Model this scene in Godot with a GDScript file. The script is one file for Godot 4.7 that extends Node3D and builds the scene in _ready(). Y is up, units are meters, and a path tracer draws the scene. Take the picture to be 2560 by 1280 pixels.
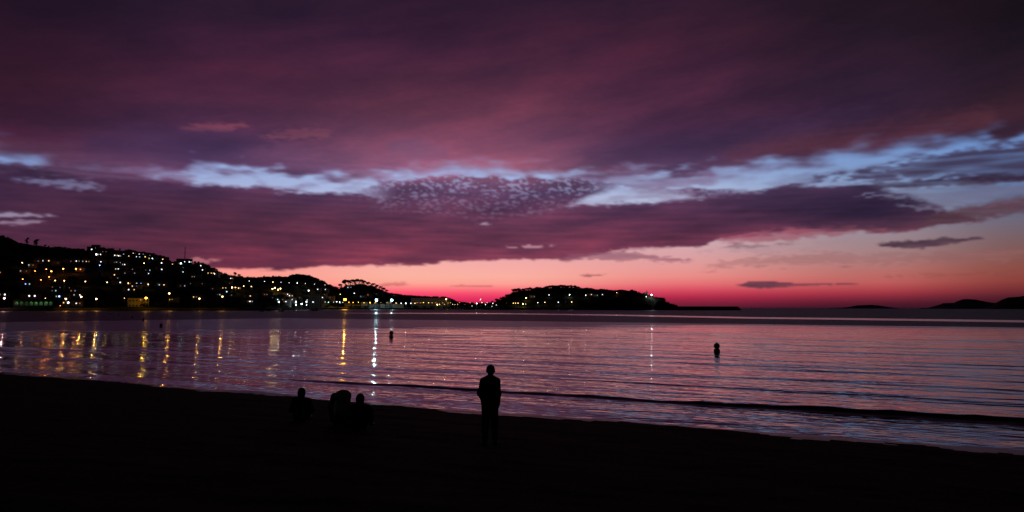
extends Node3D
# A bay at dusk after sunset: sandy beach, calm water, a lit town on the far shore, four people and a line of buoys.
# World: metres, y up, the still water lies at y = 0 and the open bay towards -z. The beach runs along ALONG, the sea lies towards SEAWARD.

const ALONG := Vector2(0.8635, 0.5047)      # direction of the waterline (x, z)
const SEAWARD := Vector2(0.5047, -0.8635)
const SHORE := Vector2(-31.2, -48.4)        # a point of the waterline
const SLOPE := 0.0872                       # of the beach

const CLEAR_BEARING := [-33.09,-19.10,-8.12,-0.00,12.07,25.10,33.09]
const CLEAR_HEIGHT := [0,0.35,0.7,1,1.3,1.7,2.2,2.8,3.5,4.5,6,8,10,12,15]
const CLEAR_COLOR := [
	[[154,42,66],[182,57,76],[207,76,89],[217,100,106],[225,122,121],[228,135,131],[225,142,139],[218,147,146],[207,153,159],[189,161,179],[166,163,195],[139,159,205],[115,140,196],[86,111,171],[80,105,165]],
	[[191,41,80],[216,54,88],[238,71,98],[247,90,109],[252,118,124],[254,147,138],[253,154,142],[247,152,147],[234,160,160],[216,169,178],[191,180,202],[170,180,217],[147,170,218],[119,144,198],[90,115,175]],
	[[205,38,88],[220,44,93],[239,57,102],[251,81,112],[255,121,128],[254,166,149],[251,178,160],[250,177,165],[243,175,172],[221,176,183],[199,185,205],[180,189,224],[157,183,232],[131,157,210],[95,120,180]],
	[[175,32,75],[199,38,83],[229,54,97],[246,78,109],[252,118,126],[252,160,148],[250,175,160],[247,172,165],[239,170,170],[219,173,182],[198,181,204],[180,187,221],[157,183,232],[132,157,210],[95,120,180]],
	[[92,28,48],[132,33,59],[171,41,71],[199,59,85],[218,82,100],[231,114,118],[235,141,136],[230,152,149],[222,160,161],[210,169,175],[189,178,196],[173,184,215],[149,176,223],[121,148,201],[85,112,172]],
	[[56,20,36],[85,28,44],[127,40,56],[159,54,67],[178,72,78],[189,94,93],[186,106,101],[177,117,114],[166,126,127],[156,133,140],[144,140,160],[133,151,188],[120,151,202],[92,121,177],[70,98,158]],
	[[44,18,32],[58,22,35],[79,30,41],[105,41,47],[122,51,52],[138,64,59],[140,73,66],[135,81,75],[127,88,86],[118,96,102],[102,106,131],[99,123,169],[110,145,201],[74,104,163],[60,88,148]],
]
const CLOUD_BEARING := [-33.09,-21.66,-8.12,-0.00,12.07,25.10,33.09]
const CLOUD_HEIGHT := [0,1,1.7,2.4,3.2,4,5,6,6.7,7.5,8.3,9,9.8,10.6,11.5,12.5,14,16,18,20,22]
const CLOUD_COLOR := [
	[[80,40,62],[80,40,62],[80,40,62],[82,41,63],[83,42,64],[80,42,65],[74,42,67],[70,41,67],[67,40,66],[67,41,68],[71,45,73],[90,58,85],[84,49,74],[70,34,58],[63,31,51],[58,28,47],[52,26,42],[43,22,39],[36,20,36],[36,20,36],[36,20,36]],
	[[112,50,72],[112,50,72],[112,50,72],[106,48,70],[99,46,68],[95,46,68],[90,45,67],[82,44,66],[80,45,69],[79,46,74],[83,52,83],[96,62,96],[90,61,96],[82,56,91],[74,47,79],[74,42,70],[74,38,63],[70,34,57],[57,30,53],[43,26,46],[42,26,46]],
	[[135,62,82],[135,62,82],[135,62,82],[133,61,82],[131,60,82],[126,58,81],[116,56,80],[108,56,81],[103,56,83],[99,60,89],[97,64,96],[123,79,112],[149,93,126],[143,86,115],[129,75,102],[113,64,89],[97,52,74],[82,42,64],[69,35,59],[56,30,53],[46,27,48]],
	[[135,64,84],[135,64,84],[135,64,84],[133,63,84],[131,62,85],[127,61,85],[117,58,82],[110,58,84],[105,58,86],[102,61,92],[98,65,99],[118,75,105],[145,87,111],[133,79,105],[122,71,97],[113,64,90],[104,56,78],[83,43,65],[68,35,57],[56,30,51],[46,27,48]],
	[[130,66,84],[130,66,84],[130,66,84],[128,64,84],[125,61,84],[120,58,82],[108,53,77],[92,49,76],[84,49,77],[88,56,86],[92,62,94],[94,64,96],[93,64,96],[83,57,89],[80,50,81],[80,45,74],[83,43,69],[75,38,61],[67,33,54],[54,29,48],[46,27,46]],
	[[106,58,68],[106,58,68],[106,58,68],[100,58,69],[93,58,70],[88,58,72],[109,62,81],[61,40,65],[58,38,64],[60,40,68],[73,53,81],[91,70,98],[86,54,78],[79,44,66],[70,41,63],[64,38,62],[56,34,56],[48,29,47],[42,26,40],[38,24,36],[38,24,36]],
	[[90,50,52],[90,50,52],[90,50,52],[86,51,54],[82,53,58],[81,54,61],[85,56,66],[82,56,71],[72,53,73],[64,49,71],[59,48,73],[63,53,83],[65,50,77],[60,39,58],[61,35,49],[56,32,44],[43,27,41],[34,23,34],[29,19,28],[28,19,27],[28,19,27]],
]
# each cloud bank: cover, softness above and below, raggedness, colour, then bearing, top, bottom (degrees)
const BANKS := [
	[1,0.42,0.22,0.5,[],[-40.67,6.51,0.99,-33.27,8.79,1.58,-30.07,8.80,1.83,-26.65,8.73,2.09,-23.76,8.52,2.30,-21.76,8.25,2.44,-20.61,8.25,2.53,-18.13,8.25,2.59,-16.52,8.13,2.62,-14.07,7.92,2.79,-12.40,7.93,2.89,-12.12,7.95,2.91,-11.00,8.03,2.95,-9.58,7.67,3.00,-7.00,7.46,3.08,-5.26,7.32,3.19,-2.93,7.17,3.34,-0.88,7.04,3.52,1.45,7.04,3.44,3.50,7.18,3.47,5.82,7.35,3.72,6.40,7.39,3.83,8.13,7.48,4.14,9.27,7.54,4.18,12.10,7.59,4.27,13.77,7.76,4.42,14.87,7.87,4.84,14.90,7.88,4.85,18.51,8.31,5.04,21.13,8.35,5.13,22.74,8.18,5.18,23.24,8.12,5.14,25.28,7.82,4.96,27.29,7.20,5.08,27.52,7.13,5.13,28.37,6.60,5.32,28.97,6.23,5.37,30.60,5.56,5.51]],
	[2,0.3,0.7,0.5,[],[-12.40,8.04,7.45,-11.01,8.48,7.20,-9.59,9.03,6.95,-7.59,9.31,6.79,-5.71,9.49,6.63,-5.28,9.50,6.60,-2.77,9.51,6.49,-0.89,9.42,6.40,1.16,9.32,6.61,1.45,9.32,6.64,3.50,9.26,7.06,5.54,9.18,8.00,7.28,8.95,8.49,9.28,8.74,8.63]],
	[2,0.15,0.2,0.3,[],[9.28,8.51,8.45,10.42,8.54,8.14,13.23,8.46,7.84,16.24,8.30,7.69,17.58,8.19,8.02]],
	[0.8,0.5,0.6,1,[62,50,78],[20.73,8.80,8.75,24.00,8.98,8.50,26.91,9.54,8.39,27.59,9.64,8.36,29.86,9.94,8.14,32.04,10.02,7.91,33.29,10.13,7.77,36.09,10.13,7.58,44.60,9.18,6.91]],
	[0.95,0.25,0.3,0.4,[56,42,66],[23.24,8.18,8.10,25.19,8.19,7.90,26.38,8.21,7.77,27.55,8.24,7.80,30.25,8.26,7.81,33.23,8.15,7.67,41.37,7.59,7.04]],
	[0.9,0.5,0.4,0.5,[86,58,70],[27.48,5.69,5.54,28.17,5.89,5.35,29.75,6.33,5.50,31.50,6.60,5.61,33.18,6.80,5.75,39.63,6.77,5.65]],
	[0.5,0.6,0.6,1,[104,100,124],[24.70,7.82,7.56,27.08,7.99,6.64,27.54,7.97,6.46,30.24,7.83,6.51,33.21,7.67,6.85,39.65,7.22,6.77]],
	[0.75,0.3,0.25,0.5,[160,88,106],[14.28,4.83,4.60,16.19,5.13,4.60,18.32,5.31,4.60,20.15,5.46,4.77,22.68,5.50,4.94,26.07,5.24,5.13]],
	[0.95,0.09,0.12,0.3,[74,50,66],[24.61,4.19,4.13,25.45,4.29,4.03,26.51,4.38,3.89,27.67,4.45,3.90,28.81,4.43,4.04,30.13,4.45,4.25,31.85,4.42,4.35]],
	[0.95,0.05,0.06,0.14,[100,58,72],[15.73,1.64,1.56,16.29,1.66,1.50,16.67,1.83,1.45,16.94,1.84,1.42,17.47,1.86,1.39,17.99,1.83,1.36,19.04,1.77,1.41,20.07,1.70,1.47,21.59,1.66,1.53,23.08,1.64,1.54,23.82,1.63,1.56]],
	[0.65,0.2,0.2,0.6,[136,84,104],[2.91,3.62,3.44,5.81,3.96,3.38,8.10,4.03,3.48,10.37,3.63,3.32,13.16,3.38,3.21]],
	[0.8,0.05,0.05,0.2,[150,80,84],[4.65,2.28,2.22,5.51,2.37,2.24,5.80,2.38,2.25,6.95,2.45,2.39]],
	[0.7,0.04,0.04,0.12,[190,80,88],[-4.78,1.58,1.54,-3.77,1.60,1.52,-2.90,1.58,1.50,-0.87,1.53,1.51]],
	[0.6,0.1,0.1,0.3,[205,95,105],[-9.92,1.59,1.56,-8.79,1.77,1.54,-7.94,1.78,1.58,-7.22,1.67,1.64]],
	[0.7,0.05,0.05,0.15,[120,76,88],[22.37,2.80,2.77,22.87,2.84,2.74,23.60,2.80,2.75]],
	[0.55,0.05,0.05,0.2,[165,95,100],[18.14,2.73,2.69,19.19,2.74,2.66,20.35,2.70,2.67]],
	[0.5,0.05,0.05,0.2,[190,105,108],[13.15,2.56,2.51,13.98,2.58,2.49,14.79,2.57,2.51]],
	[0.6,0.12,0.1,0.4,[130,90,104],[14.82,4.34,4.29,16.98,4.41,4.22,19.87,4.45,4.34]],
	[0.4,0.3,0.4,0.9,[150,98,100],[13.43,3.04,2.87,17.49,3.46,2.99,21.38,3.68,2.92,25.08,3.64,3.01,29.67,3.46,3.00,33.07,3.59,3.10,41.20,3.55,2.89]],
	[0.35,0.3,0.3,0.9,[168,140,150],[12.89,4.09,3.89,17.51,4.37,3.87,21.40,4.60,4.12,23.89,4.63,4.37]],
	[0.3,0.2,0.2,0.7,[120,66,62],[25.04,2.12,2.04,29.63,2.19,2.04,33.03,2.27,2.08,37.67,2.34,2.11]],
	[-0.75,0.16,0.14,0.2,[],[-38.88,5.46,4.98,-33.15,5.71,5.47,-31.90,5.75,5.52,-29.96,5.69,5.64]],
	[-0.5,0.12,0.12,0.5,[],[23.23,7.64,7.62,25.17,7.48,7.35,27.06,7.16,7.01,28.88,6.77,6.69]],
	[-0.45,0.14,0.14,0.5,[],[25.87,6.76,6.71,27.50,6.57,6.39,29.31,6.21,6.08]],
	[-0.65,0.14,0.12,0.2,[],[-37.04,4.86,4.76,-33.13,5.18,5.03,-32.31,5.26,5.03,-31.89,5.30,5.08,-30.50,5.31,5.26]],
	[-0.5,0.35,0.3,0.5,[],[-32.82,7.81,7.79,-31.13,7.90,7.61,-30.70,7.92,7.57,-29.60,7.95,7.46,-29.38,7.95,7.46,-27.79,7.82,7.51,-27.33,7.85,7.52]],
	[-0.6,0.08,0.08,0.2,[],[-2.78,6.04,6.01,-1.99,6.16,5.94,-1.32,6.02,5.96]],
	[-0.55,0.1,0.1,0.3,[],[-22.75,3.10,3.07,-21.63,3.29,2.96,-20.10,3.30,3.13]],
	[-0.6,0.06,0.06,0.25,[],[-0.73,4.34,4.28,1.16,4.49,4.34,3.35,4.54,4.46]],
	[-0.6,0.1,0.1,0.4,[],[6.38,4.01,3.95,9.25,4.33,4.10,11.78,4.25,4.13]],
	[0.55,0.5,0.5,0.8,[150,118,152],[-12.71,9.49,8.93,-9.61,9.83,9.15,-5.86,10.03,9.58,-4.70,9.94,9.83]],
	[0.6,0.5,0.4,0.8,[132,108,146],[4.67,9.50,9.22,6.41,9.71,8.96,9.29,9.76,8.57,12.12,9.45,8.38,14.90,9.52,8.63]],
	[0.45,0.4,0.3,0.8,[150,140,170],[8.71,8.35,7.78,10.70,8.42,7.68,13.50,8.23,7.78]],
	[0.5,0.5,0.5,0.8,[112,80,112],[-35.25,8.08,7.97,-30.73,8.77,8.39,-27.82,8.89,8.26,-23.78,9.08,8.20,-21.77,8.81,8.22]],
	[0.55,0.3,0.3,0.7,[140,72,86],[-23.37,11.93,11.82,-21.87,12.32,11.84,-20.33,12.50,12.07,-18.23,12.50,12.34]],
	[0.5,0.3,0.3,0.8,[146,80,96],[-18.21,11.80,11.64,-16.07,12.26,11.72,-13.87,12.50,11.95,-12.76,12.45,12.23]],
	[0.5,0.9,0.9,0.9,[66,44,78],[-29.03,10.81,9.81,-25.56,11.62,9.81,-21.34,11.83,10.32,-18.21,11.61,10.88,-16.59,11.25,11.14]],
	[0.45,0.9,0.9,0.9,[68,48,82],[4.97,11.21,10.70,9.31,11.97,10.41,14.94,12.56,10.77,21.59,13.04,11.45,25.32,13.08,12.31]],
	[0.4,0.8,0.8,0.9,[98,74,108],[-9.34,11.64,11.08,-7.04,12.05,10.52,-4.42,11.43,11.06]],
	[0.4,1.2,1,0.9,[96,50,60],[14.92,10.91,10.41,20.28,11.95,10.47,26.50,12.45,10.92,32.12,12.49,11.14]],
]
const DECK_EDGE := [-51.78,6.01,-39.00,8.25,-33.29,9.42,-32.03,9.06,-30.06,8.58,-27.80,8.26,-25.93,8.21,-23.77,8.68,-22.30,9.71,-19.97,9.52,-16.42,9.38,-15.02,9.12,-12.42,9.19,-8.63,9.43,-5.71,9.78,-3.76,9.95,-0.81,9.84,0.19,9.67,2.16,9.69,5.40,9.44,7.86,9.45,10.43,9.56,12.12,9.37,14.93,9.88,20.29,9.93,23.71,10.39,29.26,10.50,33.31,10.44,44.63,9.80]
# each: shore x, z; ridge x, z, height; share of flat ground at the shore
const MAINLAND := [
	[-540.9,-144.9,-1207.4,-323.5,3.0,0.10],
	[-511.6,-227.8,-1141.9,-508.4,30.0,0.10],
	[-469.7,-305.0,-1048.3,-680.8,75.0,0.10],
	[-446.0,-401.4,-929.2,-836.2,90.6,0.10],
	[-452.3,-448.0,-888.1,-879.7,98.7,0.10],
	[-452.6,-498.5,-840.2,-925.5,107.4,0.10],
	[-447.9,-539.0,-798.9,-961.4,104.2,0.10],
	[-442.2,-567.1,-768.6,-985.8,101.8,0.10],
	[-436.0,-590.2,-742.7,-1005.4,100.2,0.10],
	[-428.3,-613.8,-715.3,-1025.1,98.5,0.10],
	[-422.7,-628.8,-697.4,-1037.4,97.4,0.10],
	[-417.7,-640.9,-682.6,-1047.2,96.4,0.10],
	[-416.4,-643.9,-677.7,-1047.9,94.6,0.10],
	[-415.0,-647.0,-672.7,-1048.7,92.8,0.10],
	[-413.3,-650.7,-666.7,-1049.6,89.7,0.10],
	[-412.2,-653.1,-662.8,-1050.2,87.6,0.10],
	[-410.2,-657.4,-655.8,-1051.2,85.8,0.10],
	[-409.3,-659.3,-652.8,-1051.6,85.1,0.10],
	[-406.9,-664.2,-644.9,-1052.7,84.1,0.10],
	[-403.5,-671.0,-633.9,-1054.1,82.8,0.10],
	[-401.6,-674.7,-627.9,-1054.8,82.1,0.10],
	[-400.0,-677.8,-622.8,-1055.4,81.9,0.10],
	[-396.3,-684.6,-611.8,-1056.7,81.5,0.10],
	[-395.0,-687.1,-607.7,-1057.2,81.3,0.10],
	[-392.5,-691.4,-600.6,-1057.9,80.8,0.10],
	[-388.6,-698.3,-589.4,-1059.1,79.9,0.10],
	[-386.0,-702.6,-582.2,-1059.8,79.4,0.10],
	[-384.5,-705.1,-578.1,-1060.2,79.3,0.10],
	[-380.2,-712.0,-566.7,-1061.2,79.0,0.10],
	[-377.1,-717.0,-558.5,-1061.8,81.7,0.10],
	[-375.9,-718.8,-555.3,-1061.9,81.8,0.10],
	[-373.9,-722.0,-550.0,-1062.1,81.8,0.10],
	[-371.4,-725.7,-543.6,-1062.3,80.4,0.10],
	[-370.1,-727.6,-540.4,-1062.3,79.6,0.10],
	[-366.6,-732.6,-531.7,-1062.5,77.5,0.10],
	[-365.8,-733.9,-529.6,-1062.6,77.0,0.10],
	[-360.9,-737.6,-519.9,-1062.6,78.3,0.10],
	[-359.8,-738.4,-517.8,-1062.7,78.6,0.10],
	[-356.2,-741.0,-510.7,-1062.7,77.6,0.10],
	[-354.7,-742.1,-508.0,-1062.7,77.0,0.10],
	[-348.5,-746.5,-496.1,-1062.7,74.7,0.10],
	[-346.2,-748.2,-491.7,-1062.7,73.8,0.10],
	[-342.1,-751.0,-484.1,-1062.6,72.6,0.10],
	[-337.4,-754.2,-475.3,-1062.5,71.1,0.10],
	[-335.6,-755.4,-472.0,-1062.4,69.8,0.10],
	[-332.9,-757.2,-467.0,-1062.3,67.9,0.10],
	[-329.0,-759.8,-459.9,-1062.2,65.1,0.10],
	[-325.3,-762.2,-453.2,-1062.0,62.5,0.10],
	[-322.3,-764.2,-447.7,-1061.8,62.2,0.10],
	[-315.5,-768.5,-435.1,-1059.9,61.4,0.10],
	[-314.5,-769.1,-433.3,-1059.5,61.3,0.10],
	[-308.6,-772.8,-422.0,-1056.9,61.2,0.10],
	[-306.7,-773.9,-418.5,-1056.0,61.2,0.10],
	[-301.9,-776.9,-409.5,-1053.8,57.9,0.10],
	[-301.5,-777.0,-408.9,-1053.7,57.4,0.10],
	[-296.9,-779.8,-400.4,-1051.6,51.3,0.10],
	[-294.3,-781.3,-395.7,-1050.4,49.6,0.10],
	[-292.0,-782.6,-391.5,-1049.3,48.1,0.10],
	[-287.0,-785.4,-396.8,-1085.8,48.0,0.10],
	[-282.0,-788.3,-399.1,-1115.8,45.8,0.10],
	[-279.7,-789.6,-398.0,-1123.6,45.9,0.10],
	[-273.6,-792.9,-394.7,-1143.8,46.3,0.10],
	[-272.2,-793.6,-393.9,-1148.3,46.1,0.10],
	[-266.7,-796.5,-390.6,-1166.3,45.4,0.10],
	[-266.2,-802.1,-389.2,-1173.1,45.6,0.10],
	[-263.8,-822.7,-384.1,-1197.9,46.5,0.11],
	[-263.6,-824.6,-383.6,-1200.2,46.6,0.11],
	[-261.0,-843.4,-378.1,-1221.8,48.5,0.11],
	[-260.8,-845.3,-377.6,-1223.9,48.7,0.11],
	[-258.7,-867.2,-371.6,-1245.5,49.5,0.12],
	[-261.1,-887.4,-369.1,-1254.2,49.9,0.12],
	[-265.0,-922.7,-364.5,-1269.3,50.4,0.14],
	[-266.5,-937.9,-362.5,-1275.8,50.7,0.15],
	[-270.6,-978.3,-357.3,-1292.0,54.6,0.17],
	[-270.9,-981.3,-357.0,-1293.1,54.7,0.17],
	[-273.8,-1008.5,-353.7,-1302.8,56.0,0.18],
	[-277.6,-1047.9,-350.7,-1323.8,56.0,0.20],
	[-280.6,-1084.3,-347.6,-1343.1,56.0,0.21],
	[-282.8,-1114.7,-344.8,-1359.2,54.5,0.22],
	[-284.7,-1145.1,-341.9,-1375.4,53.0,0.24],
	[-286.5,-1181.8,-338.2,-1394.8,49.8,0.25],
	[-286.9,-1190.9,-337.2,-1399.6,49.0,0.25],
	[-284.8,-1221.2,-332.1,-1423.9,43.3,0.27],
	[-283.7,-1227.2,-330.7,-1430.3,42.0,0.27],
	[-281.4,-1239.2,-327.7,-1443.3,39.4,0.28],
	[-277.2,-1260.3,-326.5,-1484.5,38.2,0.29],
	[-272.8,-1281.3,-324.8,-1525.8,40.7,0.30],
	[-267.9,-1282.7,-318.3,-1524.0,42.4,0.30],
	[-263.6,-1284.0,-312.6,-1522.5,43.8,0.30],
	[-254.4,-1286.6,-300.3,-1519.1,45.7,0.31],
	[-251.3,-1287.4,-296.3,-1517.9,46.4,0.31],
	[-240.7,-1290.3,-282.4,-1513.9,45.9,0.31],
	[-229.4,-1293.3,-272.0,-1533.2,42.6,0.32],
	[-226.9,-1293.9,-269.6,-1537.5,41.5,0.32],
	[-220.0,-1295.7,-263.0,-1549.3,38.3,0.32],
	[-213.0,-1297.4,-256.2,-1561.0,34.5,0.32],
	[-209.1,-1298.3,-252.5,-1567.4,32.4,0.33],
	[-202.8,-1299.9,-246.2,-1578.1,29.8,0.33],
	[-199.0,-1300.7,-242.0,-1582.4,29.7,0.33],
	[-194.5,-1301.8,-236.8,-1585.1,29.5,0.33],
	[-184.9,-1303.9,-225.5,-1590.8,27.7,0.33],
	[-178.5,-1305.3,-218.0,-1594.5,26.5,0.34],
	[-170.7,-1307.0,-208.9,-1598.9,26.0,0.34],
	[-156.5,-1309.8,-192.0,-1607.0,25.1,0.35],
	[-146.1,-1311.8,-179.6,-1612.7,24.4,0.35],
	[-142.2,-1312.6,-174.9,-1614.8,24.3,0.35],
	[-127.8,-1315.1,-157.7,-1622.5,24.1,0.36],
	[-113.3,-1317.6,-140.2,-1630.0,23.9,0.36],
	[-103.4,-1319.1,-128.2,-1635.0,20.7,0.37],
	[-98.8,-1319.8,-122.4,-1635.4,17.6,0.37],
	[-93.5,-1320.6,-115.8,-1635.9,14.1,0.37],
	[-84.2,-1321.9,-104.2,-1636.7,13.0,0.37],
	[-69.6,-1323.9,-86.0,-1637.7,11.2,0.38],
	[-66.9,-1324.2,-82.7,-1637.9,10.9,0.38],
	[-54.9,-1325.7,-67.8,-1638.6,10.9,0.38],
	[-40.2,-1327.3,-49.6,-1639.3,10.9,0.39],
	[-36.8,-1327.6,-45.4,-1639.4,10.9,0.39],
	[-25.4,-1328.8,-31.3,-1639.7,11.4,0.40],
	[-11.9,-1329.9,-14.7,-1639.9,11.8,0.40],
]
const HEADLAND := [
	[-44.1,-1344.3,-45.9,-1399.2,5.7,0.06],
	[-40.7,-1344.4,-42.3,-1399.4,8.5,0.06],
	[-37.3,-1344.5,-38.8,-1399.5,11.3,0.06],
	[-31.2,-1344.6,-32.4,-1399.6,13.3,0.06],
	[-23.7,-1344.8,-24.6,-1399.8,15.6,0.06],
	[-21.6,-1344.8,-22.5,-1399.8,16.4,0.06],
	[-12.1,-1344.9,-12.6,-1399.9,19.9,0.06],
	[-2.6,-1345.0,-2.7,-1400.0,23.8,0.06],
	[3.6,-1345.0,3.7,-1400.0,26.3,0.06],
	[7.0,-1345.0,7.2,-1400.0,27.5,0.06],
	[13.8,-1344.9,14.7,-1439.9,30.6,0.06],
	[16.5,-1344.9,17.7,-1439.9,30.9,0.06],
	[26.0,-1344.7,27.9,-1439.7,32.1,0.06],
	[35.6,-1344.5,38.1,-1439.5,33.3,0.06],
	[44.4,-1344.3,47.6,-1439.2,34.3,0.06],
	[45.1,-1344.2,48.3,-1439.2,34.4,0.06],
	[54.6,-1343.9,58.5,-1438.8,35.2,0.06],
	[64.2,-1343.5,68.7,-1438.4,36.1,0.06],
	[68.9,-1343.2,73.8,-1438.1,36.5,0.06],
	[73.7,-1343.0,78.9,-1437.8,36.5,0.06],
	[83.2,-1342.4,89.0,-1437.2,36.6,0.06],
	[92.7,-1341.8,99.2,-1436.6,36.6,0.06],
	[102.1,-1341.1,109.3,-1435.8,36.6,0.06],
	[103.5,-1341.0,110.8,-1435.7,36.6,0.06],
	[111.6,-1340.4,119.5,-1435.0,35.9,0.06],
	[121.0,-1339.5,129.6,-1434.2,35.1,0.06],
	[129.1,-1338.8,138.2,-1433.4,34.4,0.06],
	[130.4,-1338.7,139.6,-1433.2,34.3,0.06],
	[139.8,-1337.7,149.7,-1432.2,34.0,0.06],
	[149.2,-1336.7,159.8,-1431.1,33.7,0.06],
	[158.6,-1335.6,169.8,-1430.0,32.7,0.06],
	[167.9,-1334.5,179.8,-1428.7,31.8,0.06],
	[170.6,-1334.1,182.6,-1428.4,31.5,0.06],
	[177.2,-1333.3,189.7,-1427.4,31.8,0.06],
	[186.5,-1332.0,199.7,-1426.1,32.1,0.06],
	[189.1,-1331.6,202.5,-1425.7,32.2,0.06],
	[195.8,-1330.7,203.8,-1385.1,30.9,0.06],
	[205.0,-1329.3,213.4,-1383.6,30.2,0.06],
	[207.0,-1329.0,215.4,-1383.3,30.0,0.06],
	[213.5,-1327.9,222.2,-1382.2,27.9,0.06],
	[214.2,-1327.8,222.9,-1382.1,27.9,0.06],
	[223.3,-1326.3,232.5,-1380.6,27.9,0.06],
	[224.6,-1326.1,233.8,-1380.3,27.9,0.06],
	[232.4,-1324.8,241.9,-1378.9,24.3,0.06],
	[233.7,-1324.5,243.3,-1378.7,23.7,0.06],
	[241.5,-1323.1,251.4,-1377.2,21.6,0.06],
	[249.9,-1321.6,260.1,-1375.6,20.2,0.06],
	[250.6,-1321.5,260.8,-1375.5,19.4,0.06],
	[253.1,-1321.0,263.5,-1375.0,16.0,0.06],
	[256.9,-1320.2,267.4,-1374.2,11.9,0.06],
	[259.5,-1319.7,270.1,-1373.7,11.0,0.06],
	[264.6,-1318.7,275.4,-1372.6,9.1,0.06],
	[268.5,-1317.9,279.4,-1371.8,7.0,0.06],
	[271.0,-1317.4,282.1,-1371.3,5.7,0.06],
]
const ISLANDS := [
	["low flat dark island on the horizon right of the breakwater", 900.0, [3343,-8356,2.9,3481,-8300,9.5,3541,-8274,18.0,3594,-8251,32.7,3734,-8189,39.1,3802,-8158,30.9,3885,-8118,14.6,3952,-8086,4.5]],
	["long hilly dark island with two summits at the right horizon", 1200.0, [4360,-8440,5.0,4427,-8405,9.5,4494,-8370,32.9,4520,-8356,41.4,4553,-8338,58.2,4641,-8289,62.4,4673,-8271,83.2,4715,-8248,99.8,4752,-8226,101.8,4814,-8190,95.3,4905,-8136,70.3,4965,-8099,57.9,5111,-8008,33.4]],
	["near black rounded hill island cut by the right edge", 900.0, [3799,-6467,5.8,3891,-6412,23.9,3920,-6394,49.8,3956,-6372,75.5,3991,-6350,93.0,4048,-6314,97.5,4078,-6295,103.7,4128,-6262,131.9,4259,-6173,180.5,4423,-6057,156.2,4577,-5941,99.7,4757,-5799,7.1]],
]
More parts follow.
